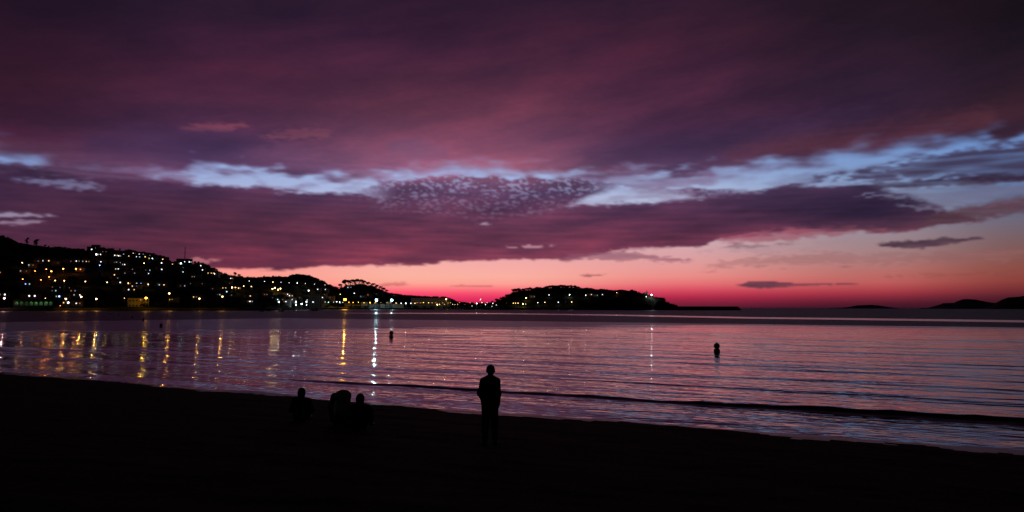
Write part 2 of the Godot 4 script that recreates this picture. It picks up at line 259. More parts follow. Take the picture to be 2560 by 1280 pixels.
const LIGHTS := [
	["under the wooded left ridge", [[1,-549.0,-882.5,46.4,6.5,2,2],[0,-553.1,-919.0,53.6,3.1,0,0],[0,-551.5,-925.1,54.4,3.1,0,1],[0,-550.4,-929.9,55.2,3.0,2,0],[0,-546.8,-929.1,54.6,3.1,2,1],[0,-542.9,-931.5,54.7,3.2,4,2],[0,-532.2,-922.7,51.6,3.2,2,0],[0,-533.7,-939.0,55.2,3.2,0,1],[0,-527.4,-941.1,54.8,3.1,0,0],[0,-523.8,-946.3,55.4,3.1,0,1],[0,-514.0,-950.4,55.2,3.1,2,1]]],
	["on the left hill's peak", [[0,-557.6,-1043.1,76.4,3.2,0,1],[0,-557.9,-1052.5,79.2,3.2,0,1],[0,-522.3,-988.5,66.2,3.1,0,2],[1,-480.8,-918.3,45.7,6.3,3,2],[0,-515.9,-986.2,66.1,3.1,0,1],[0,-494.5,-946.9,54.5,3.2,0,1],[0,-522.6,-1004.3,70.7,3.1,0,0],[0,-496.4,-954.6,56.8,3.1,2,1],[0,-483.0,-956.2,54.3,3.2,0,0],[0,-502.9,-996.0,65.5,3.2,0,1],[0,-482.5,-959.8,54.8,3.1,0,1],[0,-464.9,-930.2,45.1,3.2,4,1],[0,-499.9,-999.8,65.2,3.1,0,1],[0,-480.0,-963.0,54.7,3.2,0,1],[0,-505.7,-1015.5,68.6,3.1,2,1],[0,-478.5,-962.4,54.5,3.1,0,1],[0,-506.5,-1020.2,69.8,3.2,2,1],[0,-468.1,-951.6,51.5,3.2,0,1],[0,-484.6,-994.9,64.6,3.1,2,1],[0,-489.5,-1016.6,69.2,3.1,0,1],[0,-476.7,-998.8,64.0,3.1,0,1],[0,-483.0,-1019.3,68.3,3.2,0,1],[0,-470.6,-1009.3,64.5,3.2,2,1],[0,-472.8,-1027.3,67.4,3.2,0,0]]],
	["on the orange hillside street", [[0,-535.2,-823.6,36.3,3.0,1,1],[1,-502.7,-810.0,25.5,6.4,1,2],[0,-496.6,-805.2,23.6,3.2,3,1],[0,-531.5,-862.4,39.5,3.0,0,0],[0,-544.6,-895.3,47.8,3.0,1,0],[1,-517.9,-855.4,35.8,6.5,1,2],[1,-490.8,-821.6,25.2,6.4,1,2],[1,-516.2,-873.2,38.8,6.4,1,2],[1,-493.8,-840.9,29.1,6.3,1,2],[1,-506.7,-866.6,36.1,6.5,1,3],[1,-480.3,-829.1,24.9,6.4,2,2],[1,-504.7,-885.9,39.9,6.4,1,3],[1,-473.9,-834.8,24.9,6.3,2,2],[1,-495.3,-894.8,40.3,6.3,1,3],[0,-497.7,-908.4,43.6,3.1,1,1],[1,-457.6,-845.7,24.4,6.4,2,2],[1,-437.3,-852.0,23.6,6.5,2,2]]],
	["below the left hill's peak", [[0,-461.9,-896.8,37.8,3.1,0,1],[0,-459.0,-899.0,37.5,3.2,0,2],[0,-454.9,-901.6,37.1,3.0,2,1],[0,-438.7,-875.5,28.3,3.2,0,2],[0,-446.2,-892.1,33.2,3.0,0,0],[0,-434.9,-875.4,27.5,3.2,0,1],[0,-449.2,-914.2,39.6,3.1,0,0],[0,-424.5,-873.3,26.6,3.2,2,2],[0,-449.0,-931.9,44.8,3.1,0,0],[0,-420.8,-875.4,26.6,3.0,3,1],[0,-439.7,-918.0,39.9,3.0,0,0],[0,-417.1,-876.5,26.3,3.2,4,1],[0,-412.4,-866.7,23.3,3.1,3,0],[0,-437.2,-921.1,40.2,3.1,0,1],[0,-413.6,-879.2,26.4,3.2,3,1],[0,-415.9,-887.9,28.7,3.2,0,1],[1,-447.3,-957.2,50.2,6.5,2,2],[0,-436.6,-939.1,44.2,3.2,0,0],[1,-400.6,-868.8,22.0,6.4,2,2],[0,-427.2,-926.4,39.6,3.2,0,1],[0,-398.5,-888.5,26.3,3.1,0,0],[0,-425.3,-956.4,46.1,3.0,0,1],[0,-392.7,-890.1,25.4,3.1,2,1]]],
	["close to the ridge mast", [[0,-460.1,-1006.9,62.3,3.2,4,2],[0,-459.1,-1010.0,62.6,3.2,4,1],[0,-440.5,-989.6,55.6,3.2,0,1],[0,-452.0,-1018.5,62.0,3.1,2,1],[0,-440.6,-1002.1,56.8,3.1,0,0],[0,-435.1,-1009.0,55.3,3.1,2,1],[0,-448.7,-1061.8,62.2,3.4,0,1],[0,-433.0,-1029.6,57.4,3.1,4,2],[0,-416.3,-997.0,50.3,3.1,0,0],[0,-404.6,-969.2,43.4,3.2,4,1],[0,-437.9,-1053.0,60.8,3.2,0,1],[0,-431.0,-1051.5,60.4,3.2,0,1]]],
	["on the ridge right of the mast", [[0,-381.6,-947.0,37.0,3.0,0,0],[0,-400.3,-1012.8,53.6,3.1,0,1],[0,-387.7,-986.7,46.9,3.1,0,1],[0,-386.4,-1009.2,46.7,3.2,0,1],[0,-380.2,-996.2,43.3,3.1,2,1],[0,-378.3,-1001.3,42.7,3.2,0,2]]],
	["on the left waterfront road", [[1,-428.8,-667.0,2.6,8.2,5,3],[1,-423.1,-716.1,2.6,8.8,2,1],[1,-416.2,-728.0,2.6,2.1,1,1],[1,-403.9,-714.9,2.6,8.2,2,3],[1,-396.7,-727.1,2.6,10.3,2,3],[1,-389.0,-739.0,2.6,8.5,2,3],[1,-381.8,-778.1,2.6,9.7,2,1],[1,-357.4,-771.3,2.6,9.9,6,4],[1,-340.0,-783.1,2.6,14.5,2,3],[1,-315.9,-798.2,2.6,9.6,2,3],[1,-296.8,-809.3,2.6,11.8,2,3]]],
	["behind the left waterfront road", [[0,-474.8,-739.1,11.9,3.1,0,1],[0,-461.2,-754.3,10.9,3.1,0,1],[0,-458.0,-757.7,10.9,3.1,0,1],[0,-463.3,-795.0,16.6,3.2,0,0],[0,-443.3,-773.1,10.6,3.2,3,2],[0,-467.5,-816.1,20.6,3.0,0,0],[0,-417.7,-743.6,4.3,3.2,0,2],[0,-460.2,-820.4,20.2,3.2,0,0],[0,-449.4,-811.7,17.1,3.0,0,0],[0,-411.3,-745.8,3.8,3.1,0,1],[0,-435.7,-796.0,12.6,3.0,0,1],[0,-412.1,-848.2,19.2,3.0,0,1],[0,-356.5,-828.5,8.5,3.1,2,0],[0,-378.2,-899.9,24.6,3.1,0,0],[0,-372.2,-913.1,27.5,3.2,0,0],[0,-340.5,-852.0,11.4,3.1,0,0],[0,-359.7,-915.8,27.4,3.2,0,0],[0,-344.8,-908.7,21.7,3.1,0,0],[0,-328.6,-880.9,14.3,3.2,2,0],[0,-335.2,-927.6,18.5,3.2,4,1],[0,-325.3,-915.6,14.4,3.1,0,0]]],
	["along the middle hill road", [[1,-350.9,-1053.2,31.9,6.5,0,1],[1,-342.0,-1090.3,32.7,6.4,0,1],[1,-334.8,-1104.9,32.3,6.5,2,2],[1,-331.9,-1133.6,32.8,6.5,0,1],[1,-329.9,-1167.4,33.5,6.4,0,1],[1,-325.2,-1194.4,33.6,6.4,0,2],[1,-325.6,-1243.2,34.7,6.3,0,1],[1,-325.2,-1299.1,35.1,6.5,0,1],[1,-324.6,-1368.5,35.7,6.4,0,1]]],
	["halfway up the middle hill", [[0,-344.4,-949.2,23.5,3.1,2,1],[0,-359.3,-1003.5,30.8,3.1,0,0],[0,-376.4,-1055.2,38.8,3.2,0,1],[1,-338.4,-953.7,20.9,6.5,2,3],[1,-335.9,-958.5,20.9,6.5,2,2],[0,-340.1,-981.5,24.1,3.1,2,1],[1,-335.9,-987.8,23.5,6.4,2,2],[0,-311.3,-939.2,13.7,3.2,2,1],[1,-331.9,-1004.8,23.5,6.4,2,2],[0,-312.5,-948.2,14.4,3.2,0,1],[0,-309.4,-997.1,16.4,3.2,0,0],[0,-318.6,-1236.7,26.5,3.1,0,2],[0,-321.4,-1305.7,30.1,3.1,0,1],[0,-321.1,-1357.7,31.0,3.2,0,1]]],
	["on the middle hill's bright terrace", [[1,-315.7,-1040.2,21.4,6.4,2,3],[1,-317.4,-1056.1,23.2,6.4,2,3],[1,-312.4,-1053.8,20.8,6.4,2,3],[1,-315.5,-1075.5,22.6,6.4,2,3]]],
	["in the lower town", [[0,-294.2,-887.2,6.9,3.2,0,1],[0,-298.1,-983.2,12.2,3.1,0,0],[0,-292.3,-985.7,10.0,3.2,4,1],[0,-299.4,-1020.3,13.2,3.2,0,0],[0,-291.3,-1018.3,7.7,3.1,0,1],[0,-308.8,-1086.6,17.9,3.2,0,2],[0,-306.3,-1087.0,16.2,3.2,0,1],[0,-298.7,-1072.4,10.9,3.1,4,1],[0,-299.4,-1083.5,11.0,3.2,0,0],[0,-305.3,-1136.0,14.0,3.2,0,0],[0,-305.0,-1176.8,11.2,3.1,0,1],[0,-306.6,-1190.0,12.5,3.1,0,0],[0,-311.8,-1299.6,16.4,3.2,0,1],[0,-315.3,-1327.8,21.9,3.0,0,0],[0,-309.5,-1337.0,16.7,3.2,0,0]]],
	["along the white-lit town waterfront", [[1,-265.6,-900.6,2.6,7.1,0,3],[1,-277.3,-1014.2,2.6,8.0,0,3],[1,-277.3,-1014.7,2.6,4.2,4,3],[1,-281.9,-1058.9,2.6,5.5,0,3],[1,-284.5,-1093.8,2.6,8.6,0,3],[1,-284.9,-1095.5,2.6,4.2,0,2],[1,-286.2,-1136.3,2.6,8.5,0,2],[1,-289.3,-1176.7,2.6,8.8,0,2],[1,-291.8,-1211.9,2.6,9.0,4,1],[1,-291.0,-1230.6,2.6,9.2,0,1],[1,-289.4,-1245.1,2.6,8.9,4,2],[1,-283.7,-1257.7,2.6,9.4,0,1],[1,-282.2,-1272.4,2.6,9.9,0,2],[1,-279.3,-1281.5,2.6,9.5,0,2],[1,-277.5,-1295.7,2.6,9.2,0,1]]],
	["over the harbour quay", [[2,-279.2,-1320.7,2.6,14.1,6,4],[2,-228.0,-1328.7,2.6,13.3,4,4],[2,-203.4,-1336.7,2.6,13.3,4,4]]],
	["on the yellow-lit harbour quay", [[1,-268.2,-1300.1,2.6,9.3,6,2],[1,-262.8,-1308.2,2.6,9.1,6,2],[1,-254.3,-1309.0,2.6,9.4,6,2],[1,-244.4,-1305.4,2.6,8.5,6,2],[1,-236.1,-1314.2,2.6,9.0,6,3],[1,-227.0,-1309.7,2.6,8.6,6,2],[1,-218.6,-1316.7,2.6,9.1,1,1],[1,-207.8,-1314.3,2.6,9.1,6,1],[1,-201.6,-1314.5,2.6,9.1,6,1],[1,-194.4,-1325.0,2.6,8.3,2,2]]],
	["under the umbrella pines", [[1,-307.8,-1415.2,20.5,6.4,2,2],[0,-311.3,-1497.1,38.2,3.1,0,1],[1,-286.8,-1435.3,22.7,6.3,0,2],[0,-268.8,-1425.0,20.0,3.1,0,0],[0,-263.0,-1442.2,23.1,3.1,1,1],[0,-253.5,-1477.7,25.7,3.1,0,0],[0,-251.1,-1496.5,27.1,3.1,0,0],[0,-228.7,-1534.0,23.4,3.2,2,0]]],
	["in front of the long building", [[1,-185.2,-1320.3,2.6,8.0,0,2],[1,-177.5,-1322.0,2.6,7.9,0,3],[1,-170.2,-1331.3,2.6,8.1,0,2],[1,-163.4,-1331.6,2.6,8.1,2,2],[1,-159.0,-1326.5,2.6,9.3,1,1],[1,-154.4,-1334.2,2.6,8.9,1,1],[1,-149.0,-1331.0,2.6,9.3,6,2],[1,-140.8,-1333.9,2.6,8.9,2,2],[1,-134.3,-1330.2,2.6,8.9,2,1],[1,-111.6,-1341.5,2.6,15.0,2,4]]],
	["among the marina masts", [[1,-128.8,-1336.1,2.6,9.4,6,1],[1,-126.6,-1339.3,2.6,6.0,2,3],[1,-122.7,-1339.2,2.6,6.5,2,2],[1,-116.8,-1334.2,2.6,9.0,6,1],[1,-113.9,-1335.3,2.6,6.5,2,1],[1,-107.9,-1334.2,2.6,8.6,6,1],[1,-103.8,-1334.7,2.6,9.0,6,1],[1,-100.3,-1334.4,2.6,6.5,0,1],[1,-96.3,-1337.4,2.6,6.1,2,1],[1,-92.3,-1341.0,2.6,6.5,2,1],[1,-88.6,-1335.5,2.6,9.5,1,1]]],
	["between marina and headland", [[1,-79.8,-1343.5,2.6,5.7,4,0],[1,-71.1,-1341.2,2.6,9.1,1,1],[1,-67.7,-1341.3,2.6,3.6,0,1],[1,-60.0,-1347.4,2.6,8.1,0,3],[1,-53.5,-1344.7,2.6,14.9,0,2],[1,-50.9,-1343.4,2.6,9.6,2,2],[1,-45.0,-1345.7,2.6,6.2,0,2],[1,-42.5,-1348.2,2.6,9.2,0,1],[1,-33.8,-1342.6,2.6,3.3,0,1],[1,-32.3,-1351.9,2.6,8.4,0,1]]],
	["on the headland slope", [[1,25.2,-1388.7,14.3,6.5,2,3],[0,34.8,-1400.6,20.0,3.1,0,0],[1,65.5,-1395.0,19.6,6.5,0,2],[1,101.9,-1393.9,20.4,6.4,0,3],[1,130.2,-1391.5,19.4,6.5,0,2],[0,141.2,-1401.6,24.0,3.2,2,1],[0,146.9,-1397.5,22.4,3.2,0,0],[0,160.7,-1401.2,24.1,3.1,0,1]]],
	["along the headland shore road", [[1,-33.0,-1360.6,4.1,6.5,0,1],[1,-26.4,-1352.7,2.7,5.7,0,1],[1,-8.9,-1360.1,5.5,6.5,1,0],[1,2.3,-1357.0,4.9,6.5,2,2],[1,6.2,-1356.6,4.9,6.5,2,2],[1,10.5,-1356.2,4.9,6.5,2,2],[1,19.1,-1357.7,3.4,6.5,2,3],[1,23.8,-1357.4,3.4,6.5,0,1],[1,44.7,-1365.5,6.1,6.4,0,2],[1,57.1,-1365.7,6.5,6.4,2,2],[1,80.1,-1365.2,6.9,6.4,0,2],[1,92.8,-1365.3,7.2,6.5,1,0],[1,103.5,-1364.7,7.3,6.4,2,2]]],
	["by the headland fort", [[1,186.1,-1401.6,24.3,6.4,2,2],[0,196.7,-1400.6,24.8,3.2,2,1],[1,231.0,-1357.6,16.5,6.5,0,2],[1,242.0,-1367.5,19.9,6.5,0,4]]],
]
# far and near edge of the slack water line (x, z)
const SLICK := [[-120.8,-568.9,-108.4,-510.3],[-101.6,-558.2,-88.0,-483.3],[-11.2,-558.3,-9.5,-471.9],[60.2,-457.2,50.8,-386.0],[104.7,-344.8,89.2,-293.7],[130.7,-322.9,110.9,-273.8],[152.9,-296.2,128.8,-249.6],[174.7,-269.7,146.7,-226.6],[189.5,-246.5,159.7,-207.8]]
const QUAY := [[-283.5,-1143.4],[-286.4,-1204.4],[-281.1,-1234.4],[-275.1,-1264.4],[-265.8,-1281.2],[-253.5,-1284.7],[-241.1,-1288.1],[-228.6,-1291.4],[-216.1,-1294.6],[-203.5,-1297.6],[-190.8,-1300.6],[-178.0,-1303.4],[-165.1,-1306.1],[-152.2,-1308.6],[-139.2,-1311.1],[-126.2,-1313.4],[-113.0,-1315.6],[-99.9,-1317.7],[-86.7,-1319.6],[-73.4,-1321.4],[-60.1,-1323.1],[-46.8,-1324.6],[-33.4,-1326.0],[-20.0,-1327.3]]
# kind, label, group, then x, z, ground, height, breadth
const TREES := [
	["s","tall thin-crowned tree standing up from the far left ridge","trees on the left ridge",[[-649.8,-1053.7,83.1,14.5,0.75]]],
	["b","broad full-crowned tree standing up from the far left ridge","trees on the left ridge",[[-639.7,-1057.6,81.3,14.5,0.95]]],
	["b","%s of the bushy trees on the top of the left hill","trees on the left hill",[[-678.8,-1043.7,92.4,5.8,1.10],[-663.4,-1047.6,85.3,5.3,1.30],[-630.6,-1061.9,81.6,5.9,1.20],[-627.5,-1064.9,81.9,4.3,1.30],[-607.8,-1069.4,80.6,4.3,1.40],[-592.8,-1072.0,79.7,3.8,1.30],[-531.0,-1065.0,76.7,5.9,1.20],[-519.1,-1065.2,77.2,4.8,1.20],[-490.5,-1062.2,72.8,3.7,1.30],[-472.4,-1059.4,69.9,3.7,1.40],[-429.1,-1064.8,60.6,5.4,1.60],[-423.7,-1064.8,60.6,4.8,1.60]]],
	["b","%s of the round trees on the slope right of the mast","trees right of the mast",[[-394.2,-1050.5,46.5,9.0,0.90],[-401.1,-1109.7,44.5,6.1,1.20],[-397.7,-1132.2,44.2,9.7,1.20],[-395.8,-1143.4,44.0,8.0,1.30],[-378.8,-1203.8,46.3,5.4,1.40],[-374.1,-1234.6,48.6,4.9,1.50],[-368.8,-1246.6,49.1,4.3,1.50]]],
	["b","%s of the low round trees under the harbour pines","low trees under the harbour pines",[[-322.8,-1494.4,38.1,6.7,1.00],[-317.1,-1510.8,40.3,8.0,1.20],[-309.0,-1508.5,42.3,6.2,1.10],[-300.2,-1506.0,43.7,8.6,1.30],[-291.3,-1503.4,44.6,6.8,1.20],[-283.2,-1501.1,44.4,8.0,1.30],[-276.5,-1506.5,43.2,6.2,1.20],[-270.2,-1518.3,41.2,7.4,1.20],[-264.3,-1529.0,38.4,6.2,1.20],[-258.9,-1538.7,35.7,5.6,1.20],[-253.4,-1548.3,32.6,5.7,1.10]]],
	["p","%s of the umbrella pines on the small hill by the harbour","umbrella pines by the harbour",[[-325.0,-1490.4,37.5,10.6,0.90],[-322.2,-1519.4,39.7,17.4,1.15],[-314.0,-1517.2,41.7,14.6,1.00],[-306.7,-1515.2,43.1,14.3,1.10],[-297.7,-1512.7,44.6,13.6,1.10],[-288.8,-1510.1,44.7,12.9,1.10],[-281.5,-1508.0,44.5,10.4,1.10],[-275.7,-1518.7,42.6,10.3,1.10],[-269.9,-1529.4,40.6,10.0,1.10],[-263.9,-1540.1,37.8,10.5,1.00],[-259.1,-1548.7,35.2,10.2,1.00],[-254.1,-1557.2,32.4,10.5,1.00],[-249.1,-1565.7,30.0,8.7,1.00]]],
	["p","%s of the umbrella pines along the headland crest","pines on the headland",[[5.7,-1385.0,24.2,13.1,1.10],[12.1,-1386.9,26.3,11.7,1.23],[19.6,-1421.9,28.2,10.0,1.27],[27.0,-1429.7,29.2,10.4,1.31],[33.5,-1431.6,29.9,10.7,1.14],[39.7,-1420.4,30.5,8.9,1.27],[44.9,-1423.3,31.1,10.1,1.27],[50.5,-1419.1,31.5,9.5,1.19],[56.6,-1427.9,32.2,8.0,1.10],[60.8,-1424.7,32.5,9.8,1.19],[66.4,-1420.4,32.9,10.4,1.10],[72.6,-1429.2,33.6,11.1,1.31],[78.2,-1424.9,33.6,10.6,1.23],[83.7,-1420.5,33.5,10.6,1.14],[88.9,-1423.2,33.6,11.7,1.14],[94.4,-1418.9,33.5,11.3,1.36],[100.8,-1427.4,33.7,10.6,1.27],[106.2,-1423.0,33.6,11.0,1.19],[114.2,-1423.4,33.3,10.9,1.14],[119.6,-1419.0,32.8,9.2,1.36],[123.6,-1415.6,32.4,7.4,1.14],[130.2,-1417.0,31.9,7.5,1.27],[135.5,-1419.6,31.6,8.7,1.27],[140.8,-1415.0,31.2,8.2,1.19],[146.0,-1417.5,31.1,5.1,1.19],[152.6,-1411.8,30.8,5.3,1.23],[159.3,-1420.1,30.7,7.4,1.14],[164.6,-1422.5,30.3,6.1,1.14],[169.7,-1410.8,29.5,3.8,1.27],[177.7,-1417.9,29.0,3.8,1.31]]],
	["p","%s of the small pines near the fort","pines by the fort",[[199.9,-1377.6,29.4,4.0,1.00],[209.1,-1378.2,29.4,6.4,1.30],[215.6,-1375.2,28.7,4.7,1.20]]],
	["b","%s of the low trees on the headland's left slope","trees on the headland slope",[[-33.8,-1369.6,9.3,6.7,1.50],[-23.5,-1371.8,11.4,7.4,1.50],[-14.5,-1375.9,15.6,7.5,1.40],[-6.8,-1380.0,18.5,6.8,1.40],[-0.6,-1384.0,19.9,7.5,1.40]]],
]
const BOATS := [[-211.0,-667.0,4.3,0.51,"leftmost low rowing boat off the dark point","rowing_boat"],
	[-219.0,-711.0,4.2,0.50,"second rowing boat off the dark point, close to the shore","rowing_boat"],
	[-199.8,-684.6,5.1,0.48,"broad motorboat moored third off the dark point","motorboat"],
	[-198.7,-727.5,4.6,0.47,"fourth low boat off the dark point, near its tip","rowing_boat"],
	[-202.2,-809.3,7.2,0.44,"motorboat with raised cabin right of the dark point","motorboat"],
	[-146.9,-693.5,4.7,0.41,"lone low boat under the yellow floodlight reflection","rowing_boat"],
	[-203.9,-1562.7,7.2,0.33,"dark boat below the second white floodlight","motorboat"],
	[69.8,-1494.9,6.1,0.15,"small dark boat in front of the headland, left of a larger one","rowing_boat"],
	[79.5,-1449.8,11.8,0.15,"larger dark motorboat in front of the headland shore","motorboat"]]
const YACHTS := [[-125.6,-1286.4,8.5,1.62],[-123.6,-1283.8,12.0,1.33],[-121.8,-1295.1,9.8,1.50],[-117.9,-1286.5,8.4,1.34],[-115.8,-1283.2,9.6,1.74],[-114.0,-1290.6,9.0,1.79],[-110.2,-1284.5,9.5,1.60],[-108.0,-1290.3,10.0,1.59],[-106.5,-1301.7,8.6,1.24],[-104.0,-1302.8,8.8,1.77],[-100.5,-1295.7,11.5,1.37],[-93.5,-1291.8,8.5,1.66],[-88.8,-1286.9,10.8,1.77],[-85.5,-1302.1,8.8,1.29],[-79.9,-1296.1,8.3,1.74]]
const BUOYS := [[18.7,-72.3,"large round buoy floating alone in the right half of the bay"],
	[-16.4,-107.7,"round buoy floating in the middle of the bay above the seated group"],
	[-67.7,-152.7,"nearest of the five small dark buoys at the left"],
	[-99.8,-214.1,"second nearest of the five small dark buoys at the left"],
	[-133.1,-277.2,"middle one of the five small dark buoys at the left"],
	[-171.7,-345.0,"second farthest of the five small dark buoys at the left"],
	[-206.3,-406.1,"farthest of the five small dark buoys at the left"]]

var rng := RandomNumberGenerator.new()
var taken := {}
var mats := {}
var tex := {}


# ------------------------------------------------------------------ small helpers
func numbered(called: String) -> String:
	if not taken.has(called):
		taken[called] = 0
		return called
	taken[called] += 1
	return "%s_%03d" % [called, taken[called]]


func tag(o: Node, label: String, category := "", group := "", kind := "") -> void:
	if label: o.set_meta("label", label)
	if category: o.set_meta("category", category)
	if group: o.set_meta("group", group)
	if kind: o.set_meta("kind", kind)


func thing(called: String, label: String, category: String, at: Vector3, turn := 0.0, group := "") -> Node3D:
	var o := Node3D.new()
	o.name = numbered(called)
	add_child(o)
	o.position = at
	o.rotation.y = turn
	tag(o, label, category, group)
	return o


func part(called: String, mesh: Mesh, m: Material, parent: Node, at := Vector3.ZERO, turn := 0.0) -> MeshInstance3D:
	var o := MeshInstance3D.new()
	o.name = called
	o.mesh = mesh
	o.material_override = m
	o.position = at
	o.rotation.y = turn
	parent.add_child(o, true)
	return o


func structure(called: String, mesh: Mesh, m: Material, label: String) -> MeshInstance3D:
	var o := MeshInstance3D.new()
	o.name = numbered(called)
	o.mesh = mesh
	if m: o.material_override = m
	add_child(o)
	tag(o, label, "", "", "structure")
	return o


func again(o: Node3D, at: Vector3, turn: float, label: String) -> Node3D:
	var c := o.duplicate() as Node3D
	c.name = numbered(str(o.name).rstrip("0123456789").rstrip("_"))
	add_child(c)
	c.position = at
	c.rotation.y = turn
	c.set_meta("label", label)
	return c


func lin(r: float, g: float, b: float) -> Color:
	return Color(r, g, b).linear_to_srgb()


func paint(key: String, c: Color, rough := 0.9, grain := "", scale := 1.0) -> StandardMaterial3D:
	if mats.has(key): return mats[key]
	var m := StandardMaterial3D.new()
	m.resource_name = key
	m.albedo_color = c
	m.roughness = rough
	if rough > 0.8: m.metallic_specular = 0.12
	if grain:
		m.albedo_texture = tex[grain]
		m.uv1_triplanar = true
		m.uv1_world_triplanar = true
		m.uv1_scale = Vector3.ONE * scale
	mats[key] = m
	return m


func glow(key: String, c: Color, energy: float) -> StandardMaterial3D:
	if mats.has(key): return mats[key]
	var m := StandardMaterial3D.new()
	m.resource_name = key
	m.albedo_color = Color(0.8, 0.8, 0.8)
	m.emission_enabled = true
	m.emission = c
	m.emission_energy_multiplier = energy
	mats[key] = m
	return m


func noise(seed_: int, freq: float, octaves := 4, gain := 0.5) -> FastNoiseLite:
	var n := FastNoiseLite.new()
	n.seed = seed_
	n.noise_type = FastNoiseLite.TYPE_SIMPLEX_SMOOTH
	n.frequency = freq
	n.fractal_type = FastNoiseLite.FRACTAL_FBM if octaves > 1 else FastNoiseLite.FRACTAL_NONE
	n.fractal_octaves = octaves
	n.fractal_gain = gain
	return n


func grain_texture(key: String, seed_: int, freq: float, low: Color, high: Color) -> void:
	var t := NoiseTexture2D.new()
	t.width = 256
	t.height = 256
	t.seamless = true
	t.noise = noise(seed_, freq, 5, 0.6)
	var g := Gradient.new()
	g.set_color(0, low)
	g.set_color(1, high)
	t.color_ramp = g
	tex[key] = t


# A mesh being made of boxes, tubes and lathes.
class Maker:
	var v := PackedVector3Array()
	var n := PackedVector3Array()
	var idx := PackedInt32Array()

	func tri(a: Vector3, b: Vector3, c: Vector3, na: Vector3, nb: Vector3, nc: Vector3) -> void:
		if (b - a).cross(c - a).dot(na + nb + nc) > 0.0:
			var t := b
			b = c
			c = t
			t = nb
			nb = nc
			nc = t
		var k := v.size()
		v.append(a)
		v.append(b)
		v.append(c)
		n.append(na)
		n.append(nb)
		n.append(nc)
		idx.append(k)
		idx.append(k + 1)
		idx.append(k + 2)

	func quad(a: Vector3, b: Vector3, c: Vector3, d: Vector3, out: Vector3) -> void:
		tri(a, b, c, out, out, out)
		tri(a, c, d, out, out, out)

	func flat(a: Vector3, b: Vector3, c: Vector3, away: Vector3) -> void:
		var m := (b - a).cross(c - a).normalized()
		if m.dot((a + b + c) / 3.0 - away) < 0.0: m = -m
		tri(a, b, c, m, m, m)

	func box(size: Vector3, at: Vector3, basis := Basis.IDENTITY) -> Maker:
		var h := size / 2.0
		for ax in 3:
			for s in [-1.0, 1.0]:
				var o := Vector3.ZERO
				o[ax] = s
				var p := Vector3.ZERO
				var q := Vector3.ZERO
				p[(ax + 1) % 3] = h[(ax + 1) % 3]
				q[(ax + 2) % 3] = h[(ax + 2) % 3]
				var c: Vector3 = o * h[ax]
				quad(at + basis * (c - p - q), at + basis * (c + p - q), at + basis * (c + p + q), at + basis * (c - p + q), basis * o)
		return self

	func tube(points: Array, radii: Array, sides := 8) -> Maker:
		var rings := []
		for i in points.size():
			var d: Vector3 = (points[mini(i + 1, points.size() - 1)] - points[maxi(i - 1, 0)]).normalized()
			var s := d.cross(Vector3.RIGHT if absf(d.x) < 0.8 else Vector3.UP).normalized()
			var t := d.cross(s)
			var ring := []
			for k in sides:
				var a := TAU * k / sides
				ring.append(s * cos(a) + t * sin(a))
			rings.append(ring)
		for i in points.size() - 1:
			for k in sides:
				var l := (k + 1) % sides
				var a: Vector3 = points[i] + rings[i][k] * radii[i]
				var b: Vector3 = points[i] + rings[i][l] * radii[i]
				var c: Vector3 = points[i + 1] + rings[i + 1][l] * radii[i + 1]
				var e: Vector3 = points[i + 1] + rings[i + 1][k] * radii[i + 1]
				tri(a, b, c, rings[i][k], rings[i][l], rings[i + 1][l])
				tri(a, c, e, rings[i][k], rings[i + 1][l], rings[i + 1][k])
		for end in [0, points.size() - 1]:
			var o: Vector3 = (points[0] - points[1] if end == 0 else points[end] - points[end - 1]).normalized()
			for k in sides:
				tri(points[end], points[end] + rings[end][k] * radii[end], points[end] + rings[end][(k + 1) % sides] * radii[end], o, o, o)
		return self

	# profile: Vector2(radius, height) from bottom to top, round y
	func lathe(profile: Array, at := Vector3.ZERO, sides := 12) -> Maker:
		for i in profile.size() - 1:
			var p: Vector2 = profile[i]
			var q: Vector2 = profile[i + 1]
			var slope := Vector2(q.y - p.y, p.x - q.x).normalized()
			for k in sides:
				var a := TAU * k / sides
				var b := TAU * (k + 1) / sides
				var da := Vector3(cos(a), 0, sin(a))
				var db := Vector3(cos(b), 0, sin(b))
				var na := da * slope.x + Vector3.UP * slope.y
				var nb := db * slope.x + Vector3.UP * slope.y
				if p.x > 0.0: tri(at + da * p.x + Vector3.UP * p.y, at + db * p.x + Vector3.UP * p.y, at + db * q.x + Vector3.UP * q.y, na, nb, nb)
				if q.x > 0.0: tri(at + da * p.x + Vector3.UP * p.y, at + db * q.x + Vector3.UP * q.y, at + da * q.x + Vector3.UP * q.y, na, nb, na)
		return self

	func mesh() -> ArrayMesh:
		var a := []
		a.resize(Mesh.ARRAY_MAX)
		a[Mesh.ARRAY_VERTEX] = v
		a[Mesh.ARRAY_NORMAL] = n
		a[Mesh.ARRAY_INDEX] = idx
		var m := ArrayMesh.new()
		m.add_surface_from_arrays(Mesh.PRIMITIVE_TRIANGLES, a)
		return m


# ------------------------------------------------------------------ sky: air and clouds
var sky_rough: FastNoiseLite
var sky_fine: FastNoiseLite
var sky_streak: FastNoiseLite
var sky_broad: FastNoiseLite
var sky_cell: FastNoiseLite
var sky_puff: FastNoiseLite
var grids := {}
var banks := []


